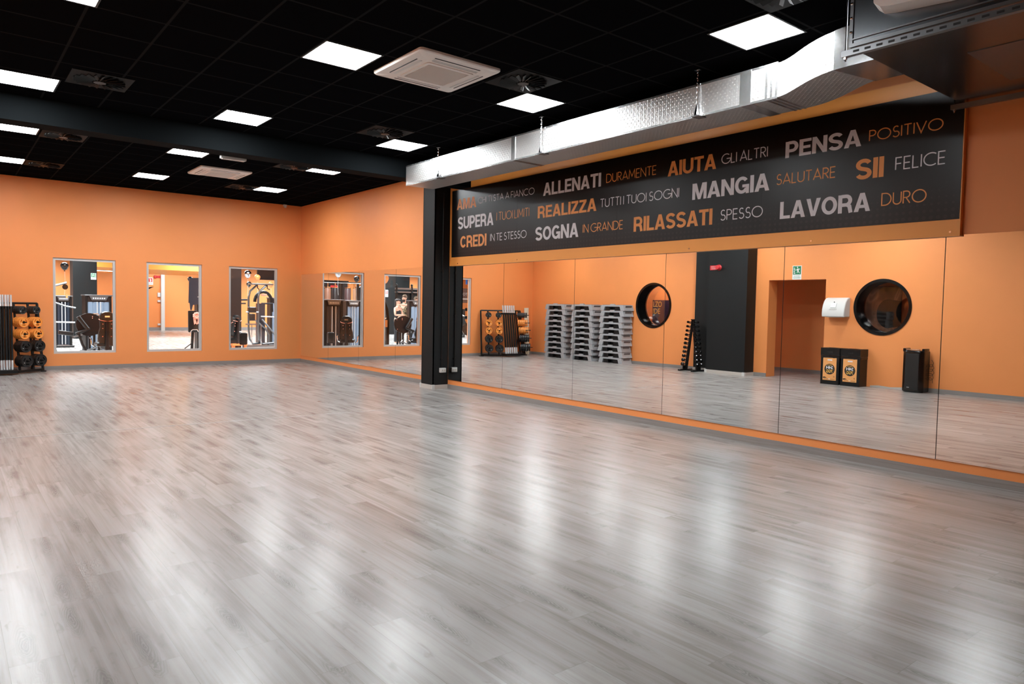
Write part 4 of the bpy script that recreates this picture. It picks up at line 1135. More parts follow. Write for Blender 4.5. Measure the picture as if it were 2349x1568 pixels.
b = MB(); b.box2((-0.6, -0.10, -0.03), (1.2, 0.10, 0.0)); b.build('housing', M_WHITE, ln, smooth=False)
b = MB(); b.box2((-0.58, -0.08, -0.036), (1.18, 0.08, -0.03)); b.build('diffuser', M_LAMPG, ln, smooth=False)
exit_sign('exit_sign', (4.59, 31.994, 2.30), (1, 0, 0), (0, -1, 0), 0.18, 0.25, 'small green exit sign on the black column beyond the leftmost window')

def fire_sign(loc, w_, h_, label):
    e_ = empty('extinguisher_sign', loc, 0, label, 'sign')
    b_ = MB(); b_.box2((0, -0.008, 0), (w_, 0, h_)); b_.build('plate', M_SIGNWHITE, e_, smooth=False)
    b_ = MB(); b_.box2((w_ * .1, -0.010, h_ * .38), (w_ * .3, -0.008, h_ * .9)); b_.box2((w_ * .4, -0.010, h_ * .38), (w_ * .9, -0.008, h_ * .9)); b_.build('red_field', M_SIGNRED, e_, smooth=False)
    b_ = MB(); b_.box2((w_ * .58, -0.012, h_ * .42), (w_ * .74, -0.010, h_ * .74)); b_.box2((w_ * .5, -0.012, h_ * .76), (w_ * .7, -0.010, h_ * .82)); b_.build('pictogram', M_SIGNWHITE, e_, smooth=False)
    b_ = MB(); b_.text('ESTINTORE', (w_ * .1, -0.0095, h_ * .12), (1, 0, 0), (0, 0, 1), w_ * .8, h_ * .12); b_.build('lettering', M_INK, e_, smooth=False)
fire_sign((8.16, 39.99, 2.33), 0.34, 0.37, 'red and white fire extinguisher sign on the gym wall, middle window')
fire_sign((-3.46, 32.99, 1.95), 0.26, 0.36, 'red and white extinguisher sign on the black gym column')
o = MB().box2((8.85, 39.85, 0.0), (9.02, 39.99, 4.1)).build('drain_pipe', M_WHITE); tag(o, 'white vertical service duct up the orange wall in the middle window', 'pipe')
a2 = empty('fire_alarm', (8.62, 39.99, 2.75), 0, 'red alarm sounder with plate on the gym wall, middle window', 'alarm')
b = MB(); b.box2((0.0, -0.02, -0.055), (0.25, 0, 0.055)); b.build('sign_plate', M_RED, a2, smooth=False)
b = MB(); b.lathe([(0, 0.11), (0.06, 0.1), (0.075, 0.06), (0.08, 0), (0, 0)], (-0.02, 0, 0), (0, -1, 0), 20); b.build('sounder', M_RED, a2)
a3 = dup(a2, (-0.35, 32.6, 2.38), 0, 'red alarm sounder with plate by the dark gym partition')
for z, hh, lab in ((1.72, 0.22, 'white switch notice beside the service duct in the gym'), (1.46, 0.10, 'small white call button beside the service duct in the gym'), (0.26, 0.10, 'white socket low beside the service duct in the gym')):
    o = MB().box2((8.70, 39.93, z), (8.84, 39.99, z + hh), 0.006).build('wall_plate', M_WHITE); tag(o, lab, 'wall fitting')

# balloons
def balloon(loc, r, material, label, grp='balloons floating in the gym'):
    e_ = empty('balloon', loc, 0, label, 'balloon', grp)
    b_ = MB(); pr = []
    for k in range(15):
        a = PI * k / 14; rr = math.sin(a) * r * (1.0 if a < PI / 2 else 1 - 0.12 * math.sin(2 * (a - PI / 2)) * 1.0); pr.append((max(rr, 0), math.cos(a) * r * (1.0 if a < PI / 2 else 1.2)))
    b_.lathe(pr, (0, 0, 0), (0, 0, 1), 24); b_.build('bladder', material, e_, angle=80)
    b_ = MB(); b_.cyl((0, 0, -1.2 * r - 0.03), (0, 0, -1.2 * r + 0.005), 0.022, 10, 0.004); b_.build('knot', material, e_)
    b_ = MB(); b_.tube([(0, 0, -1.2 * r - 0.02), (0.01, 0, -1.2 * r - 0.35), (-0.01, 0, -1.2 * r - 0.7)], 0.0025, 5); b_.build('string', M_SIGNWHITE, e_)
balloon((2.79, 24.0, 2.47), 0.105, M_BALLOON_B, 'glossy black balloon at the top of the leftmost window')
balloon((5.915, 23.0, 2.20), 0.075, M_BALLOON_B, 'small black balloon above the dark screen in the middle window')
balloon((9.30, 28.0, 2.63), 0.135, M_BALLOON_C, 'silver balloon at the top of the right window')
balloon((9.67, 28.0, 2.51), 0.115, M_BALLOON_O, 'orange balloon just above the dip machine in the right window')
balloon((9.58, 28.7, 2.26), 0.10, M_BALLOON_B, 'black balloon behind the dip machine in the right window')
balloon((10.21, 28.0, 2.26), 0.10, M_BALLOON_O, 'orange balloon at the edge of the right window')
balloon((2.58, 26.0, 2.72), 0.13, M_BALLOON_C, 'dark silver balloon reflected at the top of the far mirror')
balloon((1.64, 24.0, 2.52), 0.16, M_BALLOON_O, 'large orange balloon reflected above the two talking people')

# ---- weight tower
def make_tower(w_, d_, h_, shroud):
    e_ = empty('weight_stack_tower', (0, 0, 0), 0, 'proto', 'weight machine', 'weight stack towers in the gym')
    hw = w_ / 2; hd = d_ / 2
    for s_ in (-1, 1):
        b_ = MB(); b_.box2((s_ * hw - 0.03 * (s_ > 0) * 2, -hd, 0), (s_ * hw + 0.03 * (s_ < 0) * 2, hd, h_ - 0.02), 0.01); b_.build('post', M_BLACK, e_)
    b_ = MB(); b_.box2((-hw - 0.02, -hd - 0.03, h_ - 0.035), (hw + 0.02, hd + 0.03, h_), 0.012, 2); b_.build('top_cover', M_STEEL, e_)
    b_ = MB(); b_.prism([(-hw * .72, h_ - 0.035), (-hw * .55, h_ - 0.16), (hw * .55, h_ - 0.16), (hw * .72, h_ - 0.035)], (0, -hd - 0.028, 0), (1, 0, 0), (0, 0, 1), (0, 0.02, 0)); pl = b_.build('name_plate', M_STEEL, e_, smooth=False)
    b_ = MB()
    for k in range(6): b_.box((-hw * .42 + k * hw * .168, -hd - 0.03, h_ - 0.10), (hw * 0.10, 0.006, 0.04))
    b_.build('embossed_mark', M_SILVER, pl, smooth=False)
    b_ = MB(); b_.box2((-hw + 0.06, -hd + 0.005, h_ - 0.20), (hw - 0.06, -hd + 0.02, h_ - 0.03)); b_.build('upper_panel', M_BROWNBLACK, e_, smooth=False)
    b_ = MB()
    n_ = 4
    for k in range(n_):   # fluted translucent shroud
        x0 = -hw + 0.06 + (w_ - 0.12) * k / n_; x1 = -hw + 0.06 + (w_ - 0.12) * (k + 1) / n_
        b_.prism([(x0, 0), (x1, 0), (x1 - (x1 - x0) * .2, 0.018), (x0 + (x1 - x0) * .2, 0.018)], (0, -hd + 0.03, 0.08), (1, 0, 0), (0, -1, 0), (0, 0, h_ - 0.28))
    b_.build('shroud', shroud, e_, smooth=False)
    for x in (-0.045, 0.045):
        b_ = MB(); b_.cyl((x, -hd - 0.012, 0.1), (x, -hd - 0.012, h_ - 0.20), 0.012, 10); b_.build('guide_rod', M_SILVER, e_)
    b_ = MB()
    for k in range(12): b_.box((0, 0, 0.12 + k * 0.045), (w_ - 0.16, d_ * .6, 0.04))
    b_.build('weight_stack', M_INK, e_, smooth=False)
    b_ = MB(); b_.box2((-hw - 0.05, -hd - 0.06, 0.0), (hw + 0.05, hd + 0.06, 0.06), 0.01); b_.build('base', M_BLACK, e_)
    return e_
tw = make_tower(0.68, 0.36, 1.66, M_SHROUD)
tw.location = (3.53, 23.6, 0); tw.rotation_euler = (0, 0, 0.12); tw['label'] = 'weight tower with blue grey shroud in the middle of the leftmost window'
tw2 = make_tower(0.46, 0.36, 1.63, M_SHROUD_D); tw2.location = (3.02, 26.5, 0); tw2['label'] = 'dark weight tower at the left side of the leftmost window'
TW = [((9.75, 26.0, 0), 0, 'blue weight tower at the right side of the right window', tw, 1.04),
      ((5.66, 19.85, 0), 0.0, 'weight tower at the left side of the farthest reflected window', tw2, (1.3, 1, 1.02)),
      ((4.12, 21.7, 0), 0.0, 'weight tower behind the reflected seat in the farthest mirror', tw, (0.76, 1, 1.0)),
      ((6.48, 23.4, 0), 0.0, 'weight tower at the right edge of the middle window', tw2, (1.3, 1, 1.0)),
      ((1.68, 21.5, 0), 0.3, 'blue weight tower reflected right of the two talking people', tw, 1.03)]
for loc, rz, lab, src, sc_ in TW:
    o = dup(src, loc, rz, lab); o.scale = sc_ if isinstance(sc_, tuple) else (sc_, sc_, sc_)

# ---- seat with hourglass backrest
def add_seat(root, o, ang, hb=0.75, lean=0.18, ribbon=True):
    """o seat base, facing +Y rotated by ang; backrest's rear looks to -Y"""
    R = Matrix.Rotation(ang, 3, 'Z')
    def T(p): return V(o) + R @ V(p)
    out = [(-0.15, 0.0), (-0.19, 0.10), (-0.165, 0.26), (-0.14, 0.36), (-0.15, 0.50), (-0.155, 0.62), (-0.12, 0.70), (-0.05, 0.735), (0.05, 0.735), (0.12, 0.70), (0.155, 0.62), (0.15, 0.50), (0.14, 0.36), (0.165, 0.26), (0.19, 0.10), (0.15, 0.0)]
    up = R @ V((0, -lean, 1)).normalized(); nx = R @ V((1, 0, 0)); dep = R @ V((0, 0.09, 0.015))
    b_ = MB(); k = hb / 0.735
    b_.prism([(a, c_ * k) for a, c_ in out], T((0, -0.2, 0.50)), nx, up, dep); bk = b_.build('backrest', M_VINYL, root, angle=50)
    b_ = MB(); p = T((0, -0.2, 0.5)) + up * (hb * 0.86); bk_n = R @ V((0, -1, 0))
    b_.box(p + bk_n * 0.004, (0.10, 0.008, 0.035), R.copy()); b_.build('back_slot', M_CHROME, bk)
    b_ = MB()
    for sx in (-0.09, 0.09):
        for t in (0.22, 0.48, 0.62): b_.sphere(T((0, -0.2, 0.5)) + up * (hb * t) + nx * sx + bk_n * 0.004, 0.012, 8)
    b_.build('bolt_head', M_RIBBON_P, bk)
    b_ = MB(); b_.tube([T((0, -0.25, 0.08)), T((0, -0.26, 0.5)), T((0, -0.24 - lean * .5, 1.02))], 0.04, 8); b_.build('back_post', M_BROWNBLACK, root)
    b_ = MB(); b_.box(T((0, 0.05, 0.47)), (0.40, 0.46, 0.085), R.copy(), 0.025, 2); b_.build('seat', M_VINYL, root)
    b_ = MB(); b_.box(T((0, 0.02, 0.39)), (0.10, 0.60, 0.07), R.copy()); b_.box(T((0, -0.2, 0.05)), (0.62, 0.09, 0.08), R.copy()); b_.box(T((0, 0.55, 0.05)), (0.5, 0.08, 0.08), R.copy()); b_.tube([T((0, -0.2, 0.06)), T((0, 0.6, 0.06))], 0.04, 8); b_.build('base_frame', M_BLACK, root)
    for sx in (-1, 1):
        b_ = MB(); b_.tube([T((sx * 0.22, 0.05, 0.42)), T((sx * 0.28, 0.05, 0.46)), T((sx * 0.29, 0.05, 0.60)), T((sx * 0.29, 0.2, 0.62))], 0.016, 8); b_.build('side_handle', M_CHROME, root)
    if ribbon:
        b_ = MB(); c_ = T((0, -0.2, 0.5)) + up * (hb * 0.72)
        b_.tube([c_ + nx * -0.165 + R @ V((0, 0.05, 0.04)), c_ + nx * -0.15 + bk_n * 0.02 + up * 0.02, c_ + bk_n * 0.05 - up * 0.015, c_ + nx * 0.15 + bk_n * 0.02 + up * 0.02, c_ + nx * 0.165 + R @ V((0, 0.05, 0.04))], 0.007, 6); b_.build('ribbon', M_RIBBON_P, root)

lm = empty('leg_extension_machine', (2.93, 20.3, 0), 0, 'leg machine with big round dark guard and padded seat, leftmost window', 'weight machine')
b = MB(); out = _arc(-0.02, 0, 0.285, 0.285, 62, 298, 22) + [(0.20, -0.23), (0.30, -0.15), (0.34, 0.02), (0.31, 0.17), (0.20, 0.215)]
b.prism(out, (-0.03, 0.08, 0.90), (1, 0, 0), (0, 0, 1), (0, 0.05, 0)); gd = b.build('guard', M_BROWNBLACK, lm, angle=50)
b = MB()
for x, z in ((0.02, 1.10), (0.02, 1.06), (0.22, 1.06), (-0.24, 0.95), (0.2, 0.75)): b.sphere((x, 0.075, z), 0.010, 8)
b.build('bolt_head', M_RIBBON_P, gd)
b = MB(); b.tube([(0.0, 0.1, 1.07), (0.0, 0.1, 1.13), (0.03, 0.1, 1.165), (0.14, 0.1, 1.165), (0.17, 0.1, 1.13), (0.17, 0.1, 1.07)], 0.014, 8); b.build('handle', M_CHROME, lm)
b = MB(); b.tube([(-0.30, 0.0, 1.10), (-0.10, 0.0, 0.80)], 0.05, 12); b.build('roller_pad', M_VINYL, lm)
b = MB(); b.tube([(-0.36, -0.05, 0.68), (-0.05, 0.0, 0.80)], 0.035, 8); b.tube([(-0.30, -0.05, 0.70), (-0.22, -0.05, 0.42), (-0.14, -0.05, 0.26), (-0.15, -0.05, 0.0)], 0.03, 8); b.build('swing_arm', M_BLACK, lm)
b = MB(); b.tube([(-0.40, -0.05, 0.60), (-0.22, -0.05, 0.66)], 0.02, 8); b.tube([(-0.14, -0.05, 0.26), (0.1, -0.05, 0.34)], 0.02, 8); b.build('side_bar', M_STEEL, lm)
for x in (0.06, 0.16, -0.04):
    b = MB(); b.box2((x - 0.025, 0.1, 0), (x + 0.025, 0.16, 0.8)); b.build('upright', M_BLACK, lm, smooth=False)
b = MB(); b.tube([(0.10, -0.1, 0.40), (0.17, -0.12, 0.34), (0.2, -0.12, 0.16), (0.30, -0.12, 0.10)], 0.022, 8); b.build('foot_bar', M_STEEL, lm)
b = MB(); b.box2((-0.2, -0.15, 0), (0.45, 0.2, 0.06), 0.01); b.build('base', M_BLACK, lm)
add_seat(lm, (0.12, -1.05, 0.0), 0.0, 0.74, 0.12)

m2 = empty('abductor_machine', (5.56, 18.72, 0), 0, 'inner thigh machine with padded seat reflected in the farthest mirror', 'weight machine')
add_seat(m2, (0.0, 0.25, 0.0), 0.55, 0.70, 0.22)
b = MB(); b.box((0.58, 0.1, 0.58), (0.20, 0.10, 0.32), None, 0.045, 3); b.build('knee_pad', M_VINYL, m2)
b = MB(); b.tube([(0.58, 0.1, 0.42), (0.56, 0.1, 0.30), (0.3, 0.15, 0.26)], 0.02, 8); b.build('pad_arm', M_STEEL, m2)
b = MB(); b.box2((-0.2, -0.1, 0), (0.85, 0.35, 0.28), 0.02); b.build('base_cover', M_BLACK, m2)
b = MB(); b.tube([(0.9, 0.0, 0.0), (0.86, 0.0, 0.25), (0.5, 0.0, 0.26)], 0.018, 8); b.build('foot_rest', M_STEEL, m2)
b = MB(); b.box((0.34, -0.12, 0.27), (0.16, 0.02, 0.035)); b.sphere((0.42, -0.1, 0.3), 0.02, 8); b.build('orange_lever', M_RIBBON, m2)

# ---- cable arm machine (left of the leftmost window)
ca = empty('cable_machine', (2.33, 23.0, 0), 0, 'tall cable machine with slanted pulley arm at the left window edge', 'weight machine'); ca.scale = (0.9, 0.9, 0.965)
b = MB(); b.box2((-0.10, -0.06, 0), (0.0, 0.06, 2.08), 0.01); b.build('column', M_BLACK, ca)
b = MB(); b.box2((-0.09, -0.065, 1.62), (0.04, 0.03, 2.10), 0.005); b.build('white_cover', M_SIGNWHITE, ca)
b = MB(); b.tube([(-0.12, -0.1, 1.88), (0.42, -0.1, 2.04)], 0.03, 8); b.tube([(0.1, -0.1, 1.72), (0.1, -0.1, 1.94)], 0.025, 8); b.build('arm', M_STEEL, ca)
b = MB(); b.lathe([(0, -0.02), (0.075, -0.02), (0.06, 0), (0.075, 0.02), (0, 0.02)], (0.38, -0.1, 1.92), (0, 1, 0), 18); b.build('pulley', M_BLACKGLOSS, ca)
b = MB(); b.tube([(0.42, -0.1, 1.9), (0.42, -0.1, 1.70)], 0.006, 6); b.box((0.42, -0.1, 1.66), (0.05, 0.02, 0.10)); b.build('cable', M_CHROME, ca)
b = MB(); b.tube([(0.02, -0.3, 1.50), (0.35, -0.32, 1.38), (0.62, -0.34, 1.33)], 0.022, 8); b.build('press_handle', M_STEEL, ca)
b = MB(); b.tube([(0.02, -0.3, 0.93), (0.6, -0.32, 0.92)], 0.02, 8); b.build('cross_bar', M_SILVER, ca)
b = MB(); b.tube([(0.04, -0.3, 1.5), (0.04, -0.3, 0.35), (0.12, -0.3, 0.08), (0.5, -0.3, 0.06)], 0.026, 8); b.build('front_frame', M_BLACK, ca)
b = MB(); b.box((0.35, -0.4, 0.62), (0.38, 0.2, 0.12), Matrix.Rotation(0.15, 3, 'Y'), 0.03, 2); b.build('arm_pad', M_VINYL, ca)
b = MB(); b.box2((-0.2, -0.5, 0), (0.75, -0.42, 0.07)); b.box2((-0.1, -0.45, 0), (-0.0, 0.2, 0.07)); b.build('base', M_BLACK, ca, smooth=False)

# ---- dip and chin machine (right window)
dm = empty('dip_machine', (8.75, 24.9, 0), 0, 'tall chin-up and dip machine with curved tubes in the right window', 'weight machine')
for dx, dy in ((-0.24, 0.12), (0.0, -0.15)):
    b = MB(); b.tube([(0.38 + dx, dy, 0.12), (-0.02 + dx, dy, 0.09), (-0.13 + dx, dy, 0.25), (-0.17 + dx, dy, 0.6), (-0.17 + dx, dy, 1.70), (-0.12 + dx, dy, 1.92), (0.12 + dx, dy, 2.14)], 0.034, 10); b.build('upright', M_STEEL, dm)
b = MB(); b.box2((-0.42, -0.25, 2.14), (0.33, 0.2, 2.19), 0.015, 2); b.build('top_plate', M_STEEL, dm)
b = MB(); b.tube([(-0.22, -0.2, 2.14), (-0.22, -0.22, 2.03), (-0.16, -0.24, 1.97)], 0.018, 8); b.tube([(0.12, -0.2, 2.14), (0.12, -0.22, 2.02), (0.20, -0.24, 1.98)], 0.018, 8); b.build('chin_grip', M_BLACK, dm)
b = MB(); b.tube([(-0.22 + 0.40 + 0.30 * math.cos(a), 0.35, 1.55 + 0.36 * math.sin(a)) for a in [PI * k / 12 for k in range(13)]], 0.055, 10); b.build('arch', M_BLACK, dm)
b = MB(); b.box((0.18, 0.28, 1.80), (0.20, 0.02, 0.07), None, 0.009, 2); b.build('arch_badge', M_RIBBON_P, dm)
b = MB(); b.tube([(-0.05, -0.17, 0.95), (0.10, -0.17, 0.78), (0.40, -0.17, 0.42), (0.48, -0.17, 0.2), (0.46, -0.17, 0.05)], 0.03, 8); b.tube([(-0.25, -0.1, 0.92), (0.10, -0.1, 0.62), (0.22, -0.1, 0.40), (0.20, -0.1, 0.05)], 0.026, 8); b.build('step_rail', M_STEEL, dm)
b = MB(); b.box((-0.42, -0.25, 1.28), (0.26, 0.22, 0.20), None, 0.05, 3); b.build('arm_pad', M_VINYL, dm)
b = MB(); b.box((-0.40, -0.2, 1.02), (0.20, 0.12, 0.24), None, 0.03, 2); b.build('back_pad', M_VINYL, dm)
b = MB(); b.tube([(-0.62, -0.25, 1.20), (-0.2, -0.25, 1.20)], 0.022, 8); b.tube([(-0.1, -0.22, 1.05), (0.62, -0.22, 1.03)], 0.02, 8); b.build('dip_bar', M_SILVER, dm)
b = MB(); b.box((-0.45, -0.22, 0.78), (0.30, 0.16, 0.05)); b.build('knee_plate', M_STEEL, dm)
for x in (-0.42, -0.1):
    b = MB(); b.cyl((x, -0.24, 0.06), (x, -0.24, 0.78), 0.014, 8); b.build('guide_rod', M_CHROME, dm)
b = MB(); b.box2((-0.1, 0.0, 0.1), (0.12, 0.3, 1.5)); b.build('weight_housing', M_SHROUD_D, dm, smooth=False)
b = MB(); b.box2((-0.65, -0.30, 0), (0.55, -0.22, 0.06)); b.box2((-0.35, -0.25, 0), (0.5, 0.4, 0.05)); b.build('base', M_STEEL, dm, smooth=False)
b = MB(); b.tube([(-0.75, 0.6, 1.60), (-0.3, 0.6, 1.62)], 0.03, 8); b.tube([(-0.8, 0.6, 1.48), (-0.35, 0.6, 1.49)], 0.025, 8); b.tube([(0.2, 0.6, 1.5), (0.6, 0.6, 1.5), (0.6, 0.6, 1.2)], 0.03, 8); b.build('rear_bar', M_BLACK, dm)

# ---- dark screen machine at right of the middle window
sm = empty('selector_machine', (5.62, 21.6, 0), 0, 'dark machine with tall upright screen and pink bow, middle window', 'weight machine')
b = MB(); b.prism([(0, 0), (0.02, 0.72), (0.5, 0.74), (0.5, 0.0), (0.12, -0.06), (0.08, -0.22), (0.05, -0.2), (0.03, 0)], (-0.03, 0.3, 1.48), (1, 0, 0), (0, 0, 1), (0, 0.04, 0)); b.build('screen_board', M_SHROUD_D, sm, smooth=False)
b = MB(); b.box((0.02, 0.05, 0.95), (0.26, 0.09, 0.62), None, 0.03, 2); b.build('backrest', M_VINYL, sm)
b = MB(); b.tube([(0.04, 0.1, 1.0), (0.02, 0.1, 0.45), (0.0, 0.1, 0.04)], 0.04, 8); b.box2((-0.05, -0.1, 0), (0.4, 0.3, 0.06)); b.build('frame', M_BLACK, sm)
b = MB(); b.tube([(-0.06, 0.0, 0.55), (-0.05, 0, 0.68), (0.0, 0, 0.72), (0.12, 0, 0.72), (0.15, 0, 0.66)], 0.016, 8); b.build('handle', M_CHROME, sm)
b = MB(); b.tube([(-0.22, 0, 0.18), (0.0, 0.05, 0.34)], 0.014, 8); b.build('lever', M_BLACK, sm)
def bow(parent, o, k=1.0, material=M_RIBBON_P):
    o = V(o); b_ = MB(); rb = random.Random(4)
    for i in range(9):
        a = 2 * PI * i / 9; r = 0.055 * k
        c_ = o + V((math.cos(a), -0.3, math.sin(a))) * r
        b_.sphere(c_, 0.035 * k, 8, (1.0, 0.5, 0.7 + 0.3 * rb.random()))
    b_.sphere(o, 0.03 * k, 8)
    for sx in (-0.05, 0.06): b_.prism([(-0.025, 0), (0.025, 0), (0.03, -0.16), (0.0, -0.14), (-0.03, -0.17)], o + V((sx * k, -0.01, -0.04 * k)), (k, 0, 0), (sx * 3 * k, 0, k), (0, 0.004, 0))
    return b_.build('bow', material, parent)
bow(sm, (0.10, -0.02, 1.12), 1.25)

# ---- bench behind the right window's left edge
be = empty('seated_machine', (7.02, 22.3, 0), 0, 'dark padded seat machine at the lower left of the right window', 'weight machine')
add_seat(be, (-0.05, 0.2, 0), 0.5, 0.62, 0.12)
b = MB(); b.tube([(0.25, 0, 0.2), (0.25, 0, 0.55), (0.18, 0, 0.62), (0.05, 0, 0.62)], 0.018, 8); b.build('loop_handle', M_SILVER, be)
b = MB(); b.box2((-0.1, -0.1, 0.20), (0.35, 0.1, 0.26)); b.box2((0.26, -0.08, 0), (0.33, 0.08, 0.2)); b.box2((-0.08, -0.08, 0), (-0.02, 0.08, 0.2)); b.build('foot_stool', M_RIBBON, be, smooth=False)
o = MB().box2((11.06, 32.0, 2.55), (13.2, 32.1, 3.5)).build('wall_screen', M_BROWNBLACK, smooth=False); tag(o, 'dark wall screen hung high at the top of the right window', 'screen')

# ---- curved machine reflected left of the people
cm = empty('curved_machine', (3.95, 20.0, 0), 0, 'tall machine with curved dark guard reflected left of the talking people', 'weight machine')
b = MB(); pts = [(0.25, 0, 1.86), (0.10, 0, 1.78), (-0.06, 0, 1.62), (-0.16, 0, 1.40), (-0.20, 0, 1.1), (-0.20, 0, 0.1)]
b.loft([[V(p) + V(d) for d in ((-0.05, -0.12, 0), (0.05, -0.12, 0.02), (0.05, 0.12, 0.02), (-0.05, 0.12, 0))] for p in pts]); b.build('guard', M_BLACKGLOSS, cm, angle=50)
b = MB(); b.box2((0.0, -0.1, 0.0), (0.06, 0.1, 1.5)); b.box2((-0.3, -0.2, 0), (0.35, 0.2, 0.08)); b.build('frame', M_BLACK, cm, smooth=False)
b = MB(); b.box((-0.08, -0.12, 0.95), (0.18, 0.05, 0.22)); b.build('orange_placard', mat('dull_orange_card', (0.5, 0.2, 0.06), 0.5), cm, smooth=False)
b = MB(); b.tube([(-0.12, -0.15, 1.12), (0.06, -0.15, 1.04)], 0.02, 8); b.build('handle', M_CHROME, cm)

# ---- power rack, rig with bags
pr = empty('power_rack', (-1.45, 27.3, 0), 0.2, 'tall black power rack standing behind the reflected people', 'power rack')
for x in (-0.75, -0.05, 0.65):
    b = MB(); b.box2((x - 0.04, -0.04, 0), (x + 0.04, 0.04, 2.36), 0.008); b.build('upright', M_BLACK, pr)
b = MB(); b.box2((-0.8, -0.035, 2.22), (0.72, 0.035, 2.29)); b.box2((-0.8, -0.035, 2.08), (0.72, 0.035, 2.13)); b.build('cross_member', M_STEEL, pr, smooth=False)
b = MB()
for x in (-0.75, -0.05, 0.65): b.sphere((x, 0, 2.41), 0.055, 12); b.sphere((x, -0.06, 2.10), 0.045, 10)
b.build('end_knob', M_BLACKGLOSS, pr)
b = MB(); b.box2((-0.72, 0.05, 1.2), (0.62, 0.06, 2.1)); b.build('back_board', M_BLACKWALL, pr, smooth=False)
rg = empty('hanging_rig', (1.25, 27.8, 0), 0, 'chrome overhead rig with hanging bags reflected behind weight towers', 'exercise rig')
b = MB(); b.tube([(-1.3, 0, 2.44), (1.35, 0, 2.42)], 0.035, 10); b.tube([(-1.25, 0.1, 2.40), (-0.75, 0.15, 2.37), (-0.5, 0.2, 2.25)], 0.028, 8); b.build('overhead_bar', M_CHROME, rg)
for x in (-1.3, -0.45, 0.3, 1.3):
    b = MB(); b.box2((x - 0.04, 0.05, 0), (x + 0.04, 0.13, 2.42)); b.build('upright', M_BLACK, rg, smooth=False)
for k, (x, material, lab) in enumerate(((0.95, mat('brown_bag', (0.16, 0.06, 0.03), 0.5), 'brown hanging punch bag, leftmost on the reflected rig'), (0.62, M_BROWNBLACK, 'dark hanging punch bag beside the leftmost on the rig'), (0.05, mat('maroon_bag', (0.06, 0.026, 0.026), 0.45), 'maroon hanging punch bag in the middle of the reflected rig'), (-0.25, mat('tan_bag', (0.30, 0.15, 0.08), 0.5), 'slim tan hanging bag at the right of the rig'))):
    e_ = empty('punch_bag', (1.25 + x, 27.8, 1.2), 0, lab, 'punch bag', 'bags hanging from the rig')
    rr = 0.13 if k != 3 else 0.07
    b = MB(); b.lathe([(0, 0), (rr, 0.02), (rr, 0.95), (rr * .8, 1.0), (0, 1.0)], (0, 0, 0), (0, 0, 1), 20); b.build('bag', material, e_)
    b = MB(); b.cyl((0, 0, 1.0), (0, 0, 1.2), 0.03, 8); b.cyl((0, 0, 1.0), (0, 0, 1.03), rr, 16); b.build('strap', M_CHROME, e_)

# ---- things seen in the mirror beside the column
o = MB().box2((-7.4, 29.9, 2.66), (-6.27, 30.0, 3.4)).build('hanging_banner', M_BLUE, smooth=False); tag(o, 'bright blue hanging banner reflected beside the black column', 'banner')
bd = empty('wall_board', (-7.0, 30.5, 1.72), 0, 'brown notice board reflected beside the black column', 'board')
b = MB(); b.box2((-0.9, 0, 0), (1.1, 0.05, 0.75)); b.build('board', mat('brown_board', (0.09, 0.042, 0.03), 0.5), bd, smooth=False)
b = MB(); b.text('TO', (0.25, -0.005, 0.38), (1, 0, 0), (0, 0, 1), 0.3, 0.14, 0.0); b.box((0.4, -0.004, 0.2), (0.3, 0.004, 0.06)); b.build('lettering', M_PALETRIM, bd, smooth=False)
dk = empty('dumbbell_shelf', (-6.6, 29.3, 0), 0, 'low black shelf rack crowded with orange and black weights, reflected', 'weight rack')
b = MB()
for z in (0.5, 0.9, 1.3): b.box2((-1.0, -0.2, z), (1.0, 0.2, z + 0.04))
for x in (-1.0, 1.0): b.box2((x - 0.04, -0.2, 0), (x + 0.04, 0.2, 1.4))
b.build('frame', M_BLACK, dk, smooth=False)
for z in (0.6, 1.0, 1.4):
    for k in range(9):
        e_ = empty('dumbbell', (-7.45 + k * 0.2, 29.2, z), 0, '%s dumbbell, %s from the left on the %s shelf of the reflected rack' % ('orange' if k % 3 == 1 else 'black', ORD[k], {0.6: 'lower', 1.0: 'middle', 1.4: 'upper'}[z]), 'dumbbell', 'dumbbells on the reflected shelf')
        b = MB(); b.lathe([(0, -0.15), (0.06, -0.15), (0.065, -0.05), (0.015, -0.05), (0.015, 0.05), (0.065, 0.05), (0.06, 0.15), (0, 0.15)], (0, 0, 0), (0, 1, 0), 12); b.build('head', M_RUBBER_O if k % 3 == 1 else M_BLACKGLOSS, e_)
sb = empty('exercise_bike', (-3.1, 25.2, 0), 0.4, 'black upright exercise bike reflected beside the black column', 'exercise bike')
b = MB(); b.cyl((0, -0.04, 0.55), (0, 0.04, 0.55), 0.28, 28); b.build('flywheel_cover', M_BLACKGLOSS, sb)
b = MB(); b.tube([(-0.4, 0, 0.05), (0.0, 0, 0.55), (0.25, 0, 1.05)], 0.035, 8); b.tube([(0.0, 0, 0.55), (-0.2, 0, 1.0)], 0.035, 8); b.tube([(-0.45, -0.25, 0.04), (-0.45, 0.25, 0.04)], 0.03, 8); b.tube([(0.45, -0.25, 0.04), (0.45, 0.25, 0.04)], 0.03, 8); b.tube([(0.0, 0, 0.5), (0.45, 0, 0.05)], 0.03, 8); b.build('frame', M_BLACK, sb)
b = MB(); b.box((-0.22, 0, 1.03), (0.26, 0.2, 0.07), None, 0.03, 2); b.build('saddle', M_VINYL, sb)
b = MB(); b.tube([(0.4, -0.25, 1.2), (0.25, -0.2, 1.12), (0.25, 0.2, 1.12), (0.4, 0.25, 1.2)], 0.018, 8); b.build('handlebar', M_CHROME, sb)

